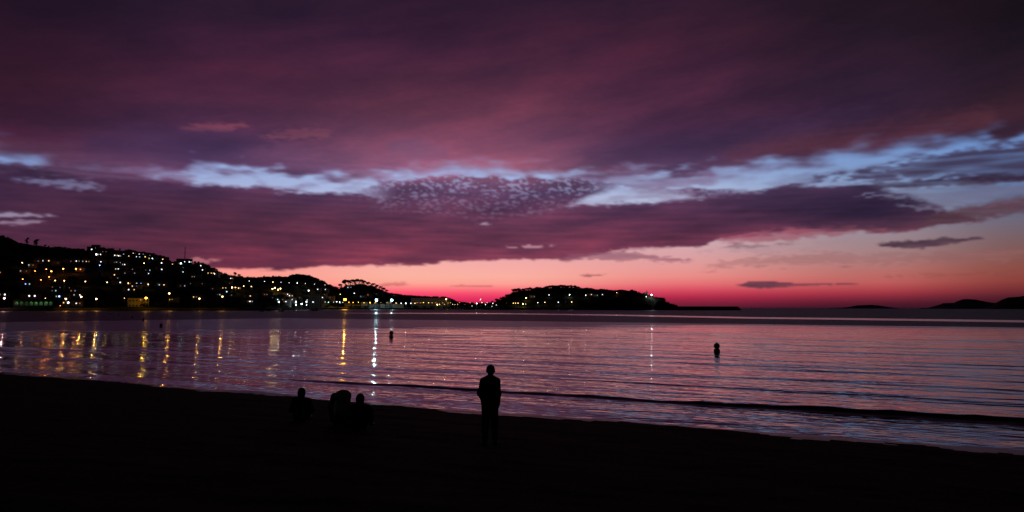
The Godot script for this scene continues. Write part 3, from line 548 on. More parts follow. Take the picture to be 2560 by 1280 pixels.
func sky_ready() -> void:
	sky_rough = noise(11, 1.0, 3, 0.45)
	sky_fine = noise(12, 1.0, 2, 0.45)
	sky_streak = noise(13, 1.0, 4, 0.55)
	sky_broad = noise(14, 1.0, 2, 0.5)
	sky_cell = noise(15, 1.0, 2, 0.45)
	sky_puff = noise(16, 1.0, 1)
	sky_puff.noise_type = FastNoiseLite.TYPE_CELLULAR
	sky_puff.cellular_return_type = FastNoiseLite.RETURN_DISTANCE2_SUB
	sky_puff.cellular_jitter = 0.9
	for g in [["clear", CLEAR_BEARING, CLEAR_HEIGHT, CLEAR_COLOR], ["cloud", CLOUD_BEARING, CLOUD_HEIGHT, CLOUD_COLOR]]:
		var cols := []
		for column in g[3]:
			var list := []
			for c in column: list.append(Color(c[0] / 255.0, c[1] / 255.0, c[2] / 255.0))
			cols.append(list)
		grids[g[0]] = [g[1], g[2], cols]
	for b in BANKS:
		banks.append({"cover": float(b[0]), "above": float(b[1]), "below": float(b[2]), "rag": float(b[3]), "color": Color(b[4][0] / 255.0, b[4][1] / 255.0, b[4][2] / 255.0) if b[4] else Color.BLACK, "own": not b[4].is_empty(), "line": b[5]})


func column_of(key: String, az: float) -> Array:
	var bear: Array = grids[key][0]
	var cols: Array = grids[key][2]
	var k := 0
	while k < bear.size() - 2 and az > bear[k + 1]: k += 1
	var t := clampf((az - bear[k]) / (bear[k + 1] - bear[k]), 0.0, 1.0)
	t = lerpf(t, smoothstep(0.0, 1.0, t), 0.6)
	var out := []
	for i in cols[k].size(): out.append((cols[k][i] as Color).lerp(cols[k + 1][i], t))
	return out


func in_column(heights: Array, colors: Array, el: float) -> Color:
	var k := 0
	var last := heights.size() - 2
	while k < last and el > heights[k + 1]: k += 1
	var t := clampf((el - heights[k]) / (heights[k + 1] - heights[k]), 0.0, 1.0)
	return (colors[k] as Color).lerp(colors[k + 1], t)


func deck_edge(az: float) -> float:
	var n := DECK_EDGE.size() / 2
	if az <= DECK_EDGE[0]: return DECK_EDGE[1]
	for i in n - 1:
		if az <= DECK_EDGE[i * 2 + 2]:
			return lerpf(DECK_EDGE[i * 2 + 1], DECK_EDGE[i * 2 + 3], (az - DECK_EDGE[i * 2]) / (DECK_EDGE[i * 2 + 2] - DECK_EDGE[i * 2]))
	return DECK_EDGE[n * 2 - 1]


func sky_column(az: float, heights: PackedFloat32Array) -> PackedFloat32Array:
	var clears := column_of("clear", az)
	var clouds := column_of("cloud", az)
	var edge := deck_edge(az)
	var round_ := smoothstep(36.0, 55.0, absf(az))
	var behind := smoothstep(33.0, 130.0, absf(az))
	var live := []
	for b in banks:
		var l: Array = b.line
		if az < l[0] or az > l[l.size() - 3]: continue
		var i := 0
		while az > l[i + 3]: i += 3
		var t: float = (az - l[i]) / (l[i + 3] - l[i])
		var ends: float = minf(1.0, minf(az - l[0], l[l.size() - 3] - az) / (4.0 if b.cover > 1.5 else 0.6))
		live.append([lerpf(l[i + 1], l[i + 4], t), lerpf(l[i + 2], l[i + 5], t), b, ends])
	var sa := sin(deg_to_rad(az))
	var ca := cos(deg_to_rad(az))
	var out := PackedFloat32Array()
	out.resize(heights.size() * 3)
	for r in heights.size():
		var el := heights[r]
		var flat := 1.0 / tan(deg_to_rad(el + 2.0))       # how far off a level cloud sheet is met
		var px := sa * flat
		var pz := ca * flat
		var rag := sky_rough.get_noise_2d(az * 0.30, el * 1.1)
		var fine := sky_fine.get_noise_2d(az * 0.95, el * 4.2)
		var streak := sky_streak.get_noise_2d(px * 0.85, pz * 0.5 + 40.0)
		var broad := sky_broad.get_noise_2d(px * 0.42 + 7.0, pz * 0.10)
		var clear := in_column(grids["clear"][1], clears, el)
		var cloud := in_column(grids["cloud"][1], clouds, el)
		# slanting wisps and thin level streaks inside the cloud sheets
		var slant := sky_streak.get_noise_2d(az * 0.055 + el * 0.10 + 60.0, el * 0.34 - az * 0.075)
		var thin := sky_cell.get_noise_2d(az * 0.16 + 30.0, el * 2.6 + az * 0.03)
		var lift := 0.97 + 0.10 * streak + 0.08 * broad + 0.13 * slant + 0.03 * fine + 0.10 * thin * (1.0 - smoothstep(8.0, 12.0, el))
		var warm := 0.4 * streak + 0.3 * broad + 0.8 * slant + 0.8 * maxf(0.0, thin) * (1.0 - smoothstep(6.0, 9.0, el))
		cloud = Color(cloud.r * lift * (0.975 + 0.10 * warm), cloud.g * lift * (1.0 - 0.01 * warm), cloud.b * lift * (1.01 - 0.06 * warm))
		var m := smoothstep(-0.5, 0.5, (el - edge + 0.9 * rag) / lerpf(0.8, 2.4, smoothstep(-0.4, 0.5, streak)))
		var broken := 0.0
		for s in live:
			var b: Dictionary = s[2]
			if b.own or b.cover < 0.0: continue
			var k: float = smoothstep(-0.5, 0.5, (s[0] - el + b.rag * (0.7 * rag + 0.3 * fine)) / b.above) * smoothstep(-0.5, 0.5, (el - s[1] + 0.35 * b.rag * (rag + 0.6 * fine)) / b.below)
			if b.cover > 1.5:
				k *= s[3]
				broken = maxf(broken, k)
			m = maxf(m, k)
		for s in live:
			var b: Dictionary = s[2]
			if b.cover >= 0.0: continue
			var k: float = smoothstep(-0.5, 0.5, (s[0] - el + b.rag * 0.5 * fine) / b.above) * smoothstep(-0.5, 0.5, (el - s[1] + b.rag * 0.5 * fine) / b.below)
			m *= 1.0 + b.cover * k * s[3]
		if broken > 0.0:
			# mackerel cloud: rows of small puffs with the bright air between them
			var wx := az * 1.7 + 1.4 * el + 0.5 * rag
			var wy := el * 3.7 - az * 0.16
			var puff := sky_puff.get_noise_2d(wx * 0.9, wy * 0.9) + 1.0
			var gap := smoothstep(-0.02, 0.7, sky_cell.get_noise_2d(wx, wy) + 0.5 * (0.38 - puff) + 0.5 * sky_cell.get_noise_2d(az * 0.4 + 5.0, el * 1.1))
			m *= 1.0 - broken * lerpf(0.22, 0.62, smoothstep(7.0, 9.4, el)) * gap
		m = maxf(m, round_)
		# thin haze of cloud drawn over the openings
		m = maxf(m, clampf(0.08 + 0.45 * slant + 0.3 * rag + 0.15 * thin, 0.0, 0.5) * smoothstep(6.0, 8.5, el))
		var c := clear.lerp(cloud, m)
		for s in live:
			var b: Dictionary = s[2]
			if not b.own: continue
			var k: float = smoothstep(-0.5, 0.5, (s[0] - el + b.rag * (0.35 * rag + 0.35 * fine)) / b.above) * smoothstep(-0.5, 0.5, (el - s[1] + b.rag * 0.35 * (rag + fine)) / b.below)
			if k <= 0.0: continue
			c = c.lerp(Color(b.color.r * lift, b.color.g * lift, b.color.b * lift), k * b.cover * s[3] * clampf(0.9 + 0.55 * thin + 0.35 * slant, 0.25, 1.05))
		# away from where the sun went down the cloud turns to dark blue grey
		c = c.lerp(Color(0.06, 0.06, 0.085).lerp(Color(0.09, 0.07, 0.095), 0.5 + 0.5 * streak), behind)
		c = c.lerp(Color(0.05, 0.04, 0.06), smoothstep(17.0, 48.0, el))
		c = c.srgb_to_linear()
		out[r * 3] = c.r
		out[r * 3 + 1] = c.g
		out[r * 3 + 2] = c.b
	return out


func sky_patch(image_w: int, image_h: int, x0: int, x1: int, y0: int, y1: int) -> Image:
	var w := x1 - x0
	var h := y1 - y0
	var heights := PackedFloat32Array()
	for y in h: heights.append(maxf(0.0, 90.0 - (y0 + y + 0.5) / image_h * 180.0))
	var data := PackedFloat32Array()
	data.resize(w * h * 3)
	for x in w:
		var col := sky_column((x0 + x + 0.5) / image_w * 360.0 - 180.0, heights)
		for y in h:
			var k := (y * w + x) * 3
			data[k] = col[y * 3]
			data[k + 1] = col[y * 3 + 1]
			data[k + 2] = col[y * 3 + 2]
	return Image.create_from_data(w, h, false, Image.FORMAT_RGBF, data.to_byte_array())


func make_sky() -> Image:
	sky_ready()
	var all := sky_patch(512, 256, 0, 512, 0, 129)
	var whole := Image.create(512, 256, false, Image.FORMAT_RGBF)
	whole.fill(Color(0.01, 0.006, 0.01))
	whole.blit_rect(all, Rect2i(0, 0, 512, 129), Vector2i.ZERO)
	whole.resize(4096, 2048, Image.INTERPOLATE_CUBIC)
	# the part of the sky over the bay in full detail
	var x0 := int((-44.0 + 180.0) / 360.0 * 4096)
	var x1 := int((44.0 + 180.0) / 360.0 * 4096)
	var y0 := int((90.0 - 25.0) / 180.0 * 2048)
	var near := sky_patch(4096, 2048, x0, x1, y0, 1026)
	whole.blit_rect(near, Rect2i(0, 0, x1 - x0, 1026 - y0), Vector2i(x0, y0))
	# a panorama begins at -z: bring that bearing from the middle to the edge
	var turned := Image.create(4096, 2048, false, Image.FORMAT_RGBF)
	turned.blit_rect(whole, Rect2i(2048, 0, 2048, 2048), Vector2i.ZERO)
	turned.blit_rect(whole, Rect2i(0, 0, 2048, 2048), Vector2i(2048, 0))
	return turned


# ------------------------------------------------------------------ sea and beach
var swell_a: FastNoiseLite
var swell_b: FastNoiseLite
var swell_c: FastNoiseLite
var chop: FastNoiseLite
var curve: FastNoiseLite


func along_of(p: Vector2) -> float:
	return (p - SHORE).dot(ALONG)


func out_of(p: Vector2) -> float:
	return (p - SHORE).dot(SEAWARD)


func spot(u: float, v: float) -> Vector2:
	return SHORE + ALONG * u + SEAWARD * v


func wave_height(u: float, v: float) -> float:
	var far := 1.0 - smoothstep(90.0, 165.0, v)
	var h := 0.085 * swell_a.get_noise_2d(u * 0.022, v * 0.16)
	h += 0.042 * swell_b.get_noise_2d(u * 0.04 + v * 0.02, v * 0.40)
	h += 0.006 * swell_c.get_noise_2d(u * 0.16, v * 1.0)
	h *= far * lerpf(0.25, 1.0, smoothstep(-1.0, 12.0, v))
	# the small wave about to break: steep towards the beach, long towards the sea
	var crest := 5.0 + 0.045 * u + 0.5 * curve.get_noise_1d(u * 0.06) + 0.12 * curve.get_noise_1d(u * 0.5)
	var size := lerpf(0.012, 0.125, smoothstep(2.0, 44.0, u)) * (1.0 + 0.3 * curve.get_noise_1d(u * 0.11 + 90.0) + 0.3 * curve.get_noise_1d(u * 0.6 + 40.0))
	var d := v - crest
	if d < 0.0: h += size * exp(-pow(d / 0.30, 2.0))
	else: h += size * exp(-pow(d / 1.5, 2.0)) 
	# a second, lower one further out and the film that runs up the sand
	var d2 := v - (crest + 7.5 + 0.8 * curve.get_noise_1d(u * 0.04 + 30.0))
	h += 0.35 * size * (exp(-pow(d2 / 0.7, 2.0)) if d2 < 0.0 else exp(-pow(d2 / 2.2, 2.0)))
	h += 0.005 * chop.get_noise_2d(u * 0.9, v * 2.4) * (1.0 - smoothstep(4.0, 14.0, v))
	return h


func ripple_map() -> ImageTexture:
	# many small waves of whole wavelengths across a 12 m tile, as a normal map
	var size := 512
	var gx := PackedFloat32Array()
	var gy := PackedFloat32Array()
	gx.resize(size * size)
	gy.resize(size * size)
	var r := RandomNumberGenerator.new()
	r.seed = 77
	for i in 26:
		var waves := int(lerpf(5.0, 46.0, pow(r.randf(), 1.5)))
		var angle := r.randfn(0.0, 0.28)
		var kx := roundi(waves * sin(angle))
		var ky := roundi(waves * cos(angle))
		var steep := 0.030 * r.randf_range(0.6, 1.3)
		var kk := maxf(1.0, sqrt(kx * kx + ky * ky))
		var sx := PackedFloat32Array()
		var cx := PackedFloat32Array()
		var ph := r.randf() * TAU
		for x in size:
			sx.append(sin(TAU * kx * x / size + ph))
			cx.append(cos(TAU * kx * x / size + ph))
		for y in size:
			var sy := sin(TAU * ky * y / size)
			var cy := cos(TAU * ky * y / size)
			var ax := steep * kx / kk
			var ay := steep * ky / kk
			for x in size:
				var c := cx[x] * cy - sx[x] * sy
				gx[y * size + x] += c * ax
				gy[y * size + x] += c * ay
	var data := PackedFloat32Array()
	data.resize(size * size * 3)
	for k in size * size:
		var l := 1.0 / sqrt(gx[k] * gx[k] + gy[k] * gy[k] + 1.0)
		data[k * 3] = 0.5 - 0.5 * gx[k] * l
		data[k * 3 + 1] = 0.5 + 0.5 * gy[k] * l
		data[k * 3 + 2] = 0.5 + 0.5 * l
	return ImageTexture.create_from_image(Image.create_from_data(size, size, false, Image.FORMAT_RGBF, data.to_byte_array()))


func water(key: String, rough: float, ripples: float) -> StandardMaterial3D:
	var m := paint(key, lin(0.006, 0.009, 0.014), rough)
	m.metallic_specular = 0.354
	m.normal_enabled = true
	m.normal_texture = tex["ripples"]
	m.normal_scale = ripples
	m.uv1_scale = Vector3(1.0 / 12.0, 1.0 / 12.0, 1.0)
	return m


func sheet(us: PackedFloat32Array, vs: PackedFloat32Array, height: Callable) -> Array:
	var w := us.size()
	var h := vs.size()
	var p := PackedVector3Array()
	var uv := PackedVector2Array()
	p.resize(w * h)
	uv.resize(w * h)
	for j in h:
		for i in w:
			var s := spot(us[i], vs[j])
			p[j * w + i] = Vector3(s.x, height.call(us[i], vs[j]), s.y)
			uv[j * w + i] = Vector2(us[i], vs[j])
	var n := PackedVector3Array()
	n.resize(w * h)
	for j in h:
		for i in w:
			var a := p[j * w + mini(i + 1, w - 1)] - p[j * w + maxi(i - 1, 0)]
			var b := p[mini(j + 1, h - 1) * w + i] - p[maxi(j - 1, 0) * w + i]
			var c := a.cross(b).normalized()
			n[j * w + i] = c if c.y > 0.0 else -c
	var arrays := []
	arrays.resize(Mesh.ARRAY_MAX)
	arrays[Mesh.ARRAY_VERTEX] = p
	arrays[Mesh.ARRAY_NORMAL] = n
	arrays[Mesh.ARRAY_TEX_UV] = uv
	return arrays


func quads(w: int, h: int, keep: Callable) -> PackedInt32Array:
	var idx := PackedInt32Array()
	for j in h - 1:
		for i in w - 1:
			if not keep.call(i, j): continue
			var a := j * w + i
			idx.append_array([a, a + w + 1, a + 1, a, a + w, a + w + 1])
	return idx


func steps(from: float, to: float, first: float, grow: float, most: float) -> PackedFloat32Array:
	var out := PackedFloat32Array()
	var x := from
	var d := first
	while x < to:
		out.append(x)
		x += d
		d = minf(most, d * grow)
	out.append(to)
	return out


func build_sea() -> void:
	swell_a = noise(21, 1.0, 2, 0.5)
	swell_b = noise(22, 1.0, 2, 0.5)
	swell_c = noise(23, 1.0, 2, 0.5)
	chop = noise(24, 1.0, 3, 0.5)
	curve = noise(25, 1.0, 2, 0.5)
	tex["ripples"] = ripple_map()
	var bands := [water("calm_water", 0.075, 0.28), water("rippled_water", 0.12, 0.38), water("breezy_water", 0.20, 0.58), water("wind_ruffled_water", 0.28, 0.75)]
	var slick := water("slick_water", 0.16, 0.30)
	var us := PackedFloat32Array()
	var u := -160.0
	while u <= 170.0:
		us.append(u)
		u += 0.55 if u > -30.0 and u < 75.0 else 1.0
	var vs := steps(-3.0, 14.0, 0.07, 1.0, 0.07)
	vs.remove_at(vs.size() - 1)
	vs.append_array(steps(14.0, 175.0, 0.12, 1.012, 1.6))
	var arrays := sheet(us, vs, wave_height)
	var w := us.size()
	# the wind ruffles the water further out, nearer in at the left
	var band_of := func(i: int, j: int) -> int:
		var d := vs[j] - (52.0 + (us[i] + 58.8) * 1.55) + 22.0 * swell_a.get_noise_2d(us[i] * 0.02, vs[j] * 0.05)
		d = maxf(d, (vs[j] - 152.0) * 1.3 + 10.0 * swell_a.get_noise_2d(us[i] * 0.012, vs[j] * 0.03))
		return 0 if d < -16.0 else 1 if d < 0.0 else 2 if d < 18.0 else 3
	var mesh := ArrayMesh.new()
	for k in 4:
		arrays[Mesh.ARRAY_INDEX] = quads(w, vs.size(), func(i: int, j: int) -> bool: return band_of.call(i, j) == k)
		mesh.add_surface_from_arrays(Mesh.PRIMITIVE_TRIANGLES, arrays)
		mesh.surface_set_material(k, bands[k])
	# the open bay round it, level
	var outer_u := PackedFloat32Array([-16000.0, -160.0, us[w - 1], 16000.0])
	var outer_v := PackedFloat32Array([-3.0, 175.0, 16000.0])
	var rest := sheet(outer_u, outer_v, func(_a: float, _b: float) -> float: return 0.0)
	rest[Mesh.ARRAY_INDEX] = quads(4, 3, func(i: int, j: int) -> bool: return not (i == 1 and j == 0))
	mesh.add_surface_from_arrays(Mesh.PRIMITIVE_TRIANGLES, rest)
	mesh.surface_set_material(4, water("open_water", 0.44, 1.15))
	structure("bay_water", mesh, null, "calm water of the bay reflecting the pink and purple sunset sky")
	var band := ArrayMesh.new()
	var p := PackedVector3Array()
	var uv := PackedVector2Array()
	var n := PackedVector3Array()
	for s in SLICK:
		for k in 2:
			var q := Vector3(s[k * 2], 0.02, s[k * 2 + 1])
			p.append(q)
			uv.append(Vector2(along_of(Vector2(q.x, q.z)), out_of(Vector2(q.x, q.z))))
			n.append(Vector3.UP)
	var idx := PackedInt32Array()
	for i in SLICK.size() - 1:
		var a := i * 2
		idx.append_array([a, a + 3, a + 1, a, a + 2, a + 3])
	var arr := []
	arr.resize(Mesh.ARRAY_MAX)
	arr[Mesh.ARRAY_VERTEX] = p
	arr[Mesh.ARRAY_NORMAL] = n
	arr[Mesh.ARRAY_TEX_UV] = uv
	arr[Mesh.ARRAY_INDEX] = idx
	band.add_surface_from_arrays(Mesh.PRIMITIVE_TRIANGLES, arr)
	structure("water_slick", band, slick, "narrow smooth line of slack water crossing the bay")


var dunes: FastNoiseLite
var prints: FastNoiseLite


func sand_height(u: float, v: float) -> float:
	var inland := -v
	var h := inland * SLOPE if inland < 34.0 else 34.0 * SLOPE + (inland - 34.0) * 0.02
	h += 0.05 * dunes.get_noise_2d(u * 0.12, v * 0.35)
	h += (0.05 * dunes.get_noise_2d(u * 0.2, 60.0) + 0.022 * dunes.get_noise_2d(u * 0.7, 90.0)) * smoothstep(-2.0, -0.3, v)
	h += 0.065 * smoothstep(30.0, 56.0, u) * smoothstep(-3.0, -0.5, v)
	h += 0.022 * prints.get_noise_2d(u * 1.3, v * 1.3) * smoothstep(1.0, 5.0, inland)
	return h


func sand_at(x: float, z: float) -> float:
	return sand_height(along_of(Vector2(x, z)), out_of(Vector2(x, z)))


func build_beach() -> void:
	dunes = noise(31, 1.0, 3, 0.5)
	prints = noise(32, 1.0, 2, 0.5)
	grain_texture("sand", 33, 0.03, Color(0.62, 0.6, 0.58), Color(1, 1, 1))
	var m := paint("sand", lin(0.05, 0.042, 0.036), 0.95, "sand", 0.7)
	var us := PackedFloat32Array([-900.0, -500.0, -250.0, -120.0])
	us.append_array(steps(-70.0, 75.0, 0.35, 1.0, 0.35))
	us.append_array([140.0, 300.0, 900.0])
	var vs := PackedFloat32Array([-400.0, -150.0, -70.0])
	vs.append_array(steps(-48.0, -26.0, 1.0, 1.0, 1.0))
	vs.append_array(steps(-25.8, 3.0, 0.22, 1.0, 0.22))
	vs.append_array([8.0, 20.0])
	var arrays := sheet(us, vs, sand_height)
	# the strip that the last waves ran up is wet
	var wet := paint("wet_sand", lin(0.03, 0.025, 0.022), 0.38, "sand", 0.7)
	var soaked := func(i: int, j: int) -> bool: return vs[j] > -1.1 + 1.3 * dunes.get_noise_2d(us[i] * 0.13, 30.0) + 0.6 * dunes.get_noise_2d(us[i] * 0.6, vs[j] * 0.8)
	var mesh := ArrayMesh.new()
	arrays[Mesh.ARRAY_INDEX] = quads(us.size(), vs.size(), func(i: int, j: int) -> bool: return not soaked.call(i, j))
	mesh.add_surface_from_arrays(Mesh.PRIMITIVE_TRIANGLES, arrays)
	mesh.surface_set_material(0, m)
	arrays[Mesh.ARRAY_INDEX] = quads(us.size(), vs.size(), soaked)
	mesh.add_surface_from_arrays(Mesh.PRIMITIVE_TRIANGLES, arrays)
	mesh.surface_set_material(1, wet)
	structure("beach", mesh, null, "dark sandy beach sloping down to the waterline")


# ------------------------------------------------------------------ land beyond the water
var ground_noise: FastNoiseLite


func rise(s: float, level: float) -> float:
	var t := maxf(0.0, (s - level) / (1.0 - level))
	return 0.5 * t + 0.5 * t * t * (3.0 - 2.0 * t)


func land_point(table: Array, k: float, s: float) -> Vector3:
	# k: station number with fraction, s: 0 at the shore, 1 on the ridge, up to 2 behind it
	var i := clampi(int(k), 0, table.size() - 2)
	var t := k - i
	var a: Array = table[i]
	var b: Array = table[i + 1]
	var shore := Vector2(lerpf(a[0], b[0], t), lerpf(a[1], b[1], t))
	var ridge := Vector2(lerpf(a[2], b[2], t), lerpf(a[3], b[3], t))
	var top := lerpf(a[4], b[4], t)
	var level := lerpf(a[5], b[5], t)
	if s > 1.0:
		var q := ridge + (ridge - shore).normalized() * 420.0 * (s - 1.0)
		return Vector3(q.x, lerpf(top, -6.0, (s - 1.0) * (s - 1.0)), q.y)
	var p := shore.lerp(ridge, s)
	if s < 0.0: return Vector3(p.x, s * 120.0, p.y)
	var y := minf(2.6, s / 0.02 * 2.6) + (top - 2.6) * rise(s, level)
	y += 1.1 * ground_noise.get_noise_2d(p.x * 0.03, p.y * 0.03) * smoothstep(level, level + 0.2, s) * (1.0 - smoothstep(0.85, 1.0, s))
	return Vector3(p.x, y, p.y)


func land_mesh(table: Array, rows: Array) -> ArrayMesh:
	var p := PackedVector3Array()
	var h := rows.size()
	var w := table.size()
	for s in rows:
		for k in w: p.append(land_point(table, k, s))
	var n := PackedVector3Array()
	for j in h:
		for i in w:
			var a := p[j * w + mini(i + 1, w - 1)] - p[j * w + maxi(i - 1, 0)]
			var b := p[mini(j + 1, h - 1) * w + i] - p[maxi(j - 1, 0) * w + i]
			var c := a.cross(b).normalized()
			n.append(c if c.y > 0.0 else -c)
	var arrays := []
	arrays.resize(Mesh.ARRAY_MAX)
	arrays[Mesh.ARRAY_VERTEX] = p
	arrays[Mesh.ARRAY_NORMAL] = n
	arrays[Mesh.ARRAY_INDEX] = quads(w, h, func(_i: int, _j: int) -> bool: return true)
	var m := ArrayMesh.new()
	m.add_surface_from_arrays(Mesh.PRIMITIVE_TRIANGLES, arrays)
	return m


func build_land() -> void:
	ground_noise = noise(41, 1.0, 3, 0.5)
	grain_texture("scrub", 42, 0.02, Color(0.45, 0.5, 0.42), Color(1, 1, 1))
	grain_texture("rock", 43, 0.03, Color(0.5, 0.5, 0.5), Color(1, 1, 1))
	grain_texture("plaster", 44, 0.02, Color(0.82, 0.8, 0.78), Color(1, 1, 1))
	var rows := [-0.03, 0.0, 0.02, 0.05, 0.09, 0.14, 0.2, 0.26, 0.32, 0.38, 0.44, 0.5, 0.56, 0.62, 0.68, 0.74, 0.8, 0.86, 0.91, 0.96, 1.0, 1.05, 1.2, 1.5, 2.0]
	var scrub := paint("scrub_ground", lin(0.045, 0.05, 0.035), 0.95, "scrub", 0.02)
	structure("hillside", land_mesh(MAINLAND, rows), scrub, "dark wooded hillside with scattered town lights along the left shore")
	structure("headland", land_mesh(HEADLAND, rows), scrub, "low dark wooded headland at the middle of the horizon")
	for island in ISLANDS:
		var l: Array = island[2]
		var deep: float = island[1]
		var m := Maker.new()
		var lines := [[], [], [], [], []]
		for i in l.size() / 3:
			var x: float = l[i * 3]
			var z: float = l[i * 3 + 1]
			var y: float = l[i * 3 + 2]
			var away := Vector3(x, 0, z).normalized()
			var f := clampf(y / 40.0, 0.1, 1.0)
			lines[0].append(Vector3(x, -4, z) - away * deep * f)
			lines[1].append(Vector3(x, y * 0.55, z) - away * deep * 0.45 * f)
			lines[2].append(Vector3(x, y, z))
			lines[3].append(Vector3(x, y * 0.55, z) + away * deep * 0.45 * f)
			lines[4].append(Vector3(x, -4, z) + away * deep * f)
		for j in 4:
			for i in l.size() / 3 - 1:
				var under: Vector3 = lines[2][i] - Vector3.UP * 400.0
				m.flat(lines[j][i], lines[j][i + 1], lines[j + 1][i + 1], under)
				m.flat(lines[j][i], lines[j + 1][i + 1], lines[j + 1][i], under)
		structure("island", m.mesh(), paint("island_scrub", lin(0.035, 0.035, 0.035), 0.95), island[0])
	# breakwater: sloping rock mound with a wall and a rounded end
	var bw := Maker.new()
	var a := Vector3(270, 0, -1352)
	var b := Vector3(379, 0, -1325)
	var dir := (b - a).normalized()
	var side := dir.cross(Vector3.UP)
	for s in [-1.0, 1.0]:
		bw.quad(a + side * s * 11.0 + Vector3.DOWN * 2.0, b + side * s * 11.0 + Vector3.DOWN * 2.0, b + side * s * 4.0 + Vector3.UP * 4.8, a + side * s * 4.0 + Vector3.UP * 4.8, side * s)
		bw.quad(a + side * s * 4.0 + Vector3.UP * 4.8, b + side * s * 4.0 + Vector3.UP * 4.8, b + side * s * 1.2 + Vector3.UP * 4.8, a + side * s * 1.2 + Vector3.UP * 4.8, Vector3.UP)
		bw.quad(a + side * s * 1.2 + Vector3.UP * 4.8, b + side * s * 1.2 + Vector3.UP * 4.8, b + side * s * 1.2 + Vector3.UP * 6.4, a + side * s * 1.2 + Vector3.UP * 6.4, side * s)
	bw.quad(a - side * 1.2 + Vector3.UP * 6.4, b - side * 1.2 + Vector3.UP * 6.4, b + side * 1.2 + Vector3.UP * 6.4, a + side * 1.2 + Vector3.UP * 6.4, Vector3.UP)
	var tip := b + dir * 8.0 + Vector3.DOWN * 2.0
	for s in [[-11.0, -2.0, -4.0, 4.8], [-4.0, 4.8, -1.2, 6.4], [-1.2, 6.4, 1.2, 6.4], [1.2, 6.4, 4.0, 4.8], [4.0, 4.8, 11.0, -2.0]]:
		bw.flat(b + side * s[0] + Vector3.UP * s[1], b + side * s[2] + Vector3.UP * s[3], tip, a)
	structure("breakwater", bw.mesh(), paint("breakwater_stone", lin(0.09, 0.085, 0.08), 0.9, "rock", 0.1), "straight black breakwater running right from the headland tip")
	# quay wall and paved strip along the town
	var q := Maker.new()
	for k in range(1, QUAY.size()):
		var p0 := Vector2(QUAY[k - 1][0], QUAY[k - 1][1])
		var p1 := Vector2(QUAY[k][0], QUAY[k][1])
		var o := Vector3(p0.x, 0, p0.y).normalized()
		var c0 := Vector3(p0.x, 0, p0.y)
		var c1 := Vector3(p1.x, 0, p1.y)
		q.quad(c0 + Vector3.DOWN, c1 + Vector3.DOWN, c1 + Vector3.UP * 2.7, c0 + Vector3.UP * 2.7, -o)
		q.quad(c0 + Vector3.UP * 2.7, c1 + Vector3.UP * 2.7, c1 + o * 60.0 + Vector3.UP * 2.9, c0 + o * 60.0 + Vector3.UP * 2.9, Vector3.UP)
	structure("quay", q.mesh(), paint("quay_stone", lin(0.16, 0.15, 0.14), 0.85, "rock", 0.15), "stone quay along the lit harbour town")


# ------------------------------------------------------------------ trees
func leaf_clumps(m: Maker, r: RandomNumberGenerator, centers: Array, count: int, leaf: float) -> void:
	for i in count:
		var c: Array = centers[r.randi() % centers.size()]
		var d := Vector3(r.randfn(), r.randfn(), r.randfn()).normalized() * pow(r.randf(), 0.4)
		var at: Vector3 = c[0] + d * c[1]
		var a := Vector3(r.randfn(), r.randfn(), r.randfn()).normalized()
		var b := a.cross(Vector3(r.randfn(), r.randfn(), r.randfn())).normalized()
		var s := leaf * r.randf_range(0.6, 1.4)
		var o := (a.cross(b) + d).normalized()
		m.tri(at - a * s, at + a * s, at + b * s * 0.8, o, o, o)
		m.tri(at - a * s * 0.6 - b * s * 0.3, at + a * s * 0.7, at - b * s * 0.9, o, o, o)


func pine(variant: int) -> Node3D:
	# an umbrella pine ten metres tall: bare trunk, forked limbs, wide flat crown
	var r := RandomNumberGenerator.new()
	r.seed = 100 + variant
	var t := Node3D.new()
	t.name = "pine_tree"
	var lean := r.randf_range(-0.6, 0.6)
	var fork := Vector3(lean * 0.6, 3.4 + r.randf(), r.randf_range(-0.3, 0.3))
	var tr := Maker.new()
	tr.tube([Vector3(0, -1.0, 0), Vector3(lean * 0.2, 2.0, 0), fork], [0.34, 0.27, 0.2], 6)
	var centers := []
	for i in 6:
		var a := TAU * i / 6.0 + r.randf() * 0.7
		var d := r.randf_range(1.2, 3.6)
		var tip := Vector3(lean + cos(a) * d, 7.6 + r.randf_range(-1.2, 0.9) - d * 0.2, sin(a) * d)
		tr.tube([fork, fork.lerp(tip, 0.5) + Vector3.DOWN * 0.25, tip], [0.15, 0.1, 0.05], 5)
		centers.append([tip + Vector3.UP * 0.5, Vector3(r.randf_range(1.5, 2.3), r.randf_range(0.9, 1.4), r.randf_range(1.5, 2.3))])
	centers.append([Vector3(lean, 8.6, 0), Vector3(2.4, 1.3, 2.4)])
	var cr := Maker.new()
	leaf_clumps(cr, r, centers, 700, 0.5)
	part("trunk", tr.mesh(), paint("pine_bark", lin(0.06, 0.045, 0.035), 0.95), t)
	part("crown", cr.mesh(), paint("pine_needles", lin(0.035, 0.05, 0.025), 0.9), t)
	return t


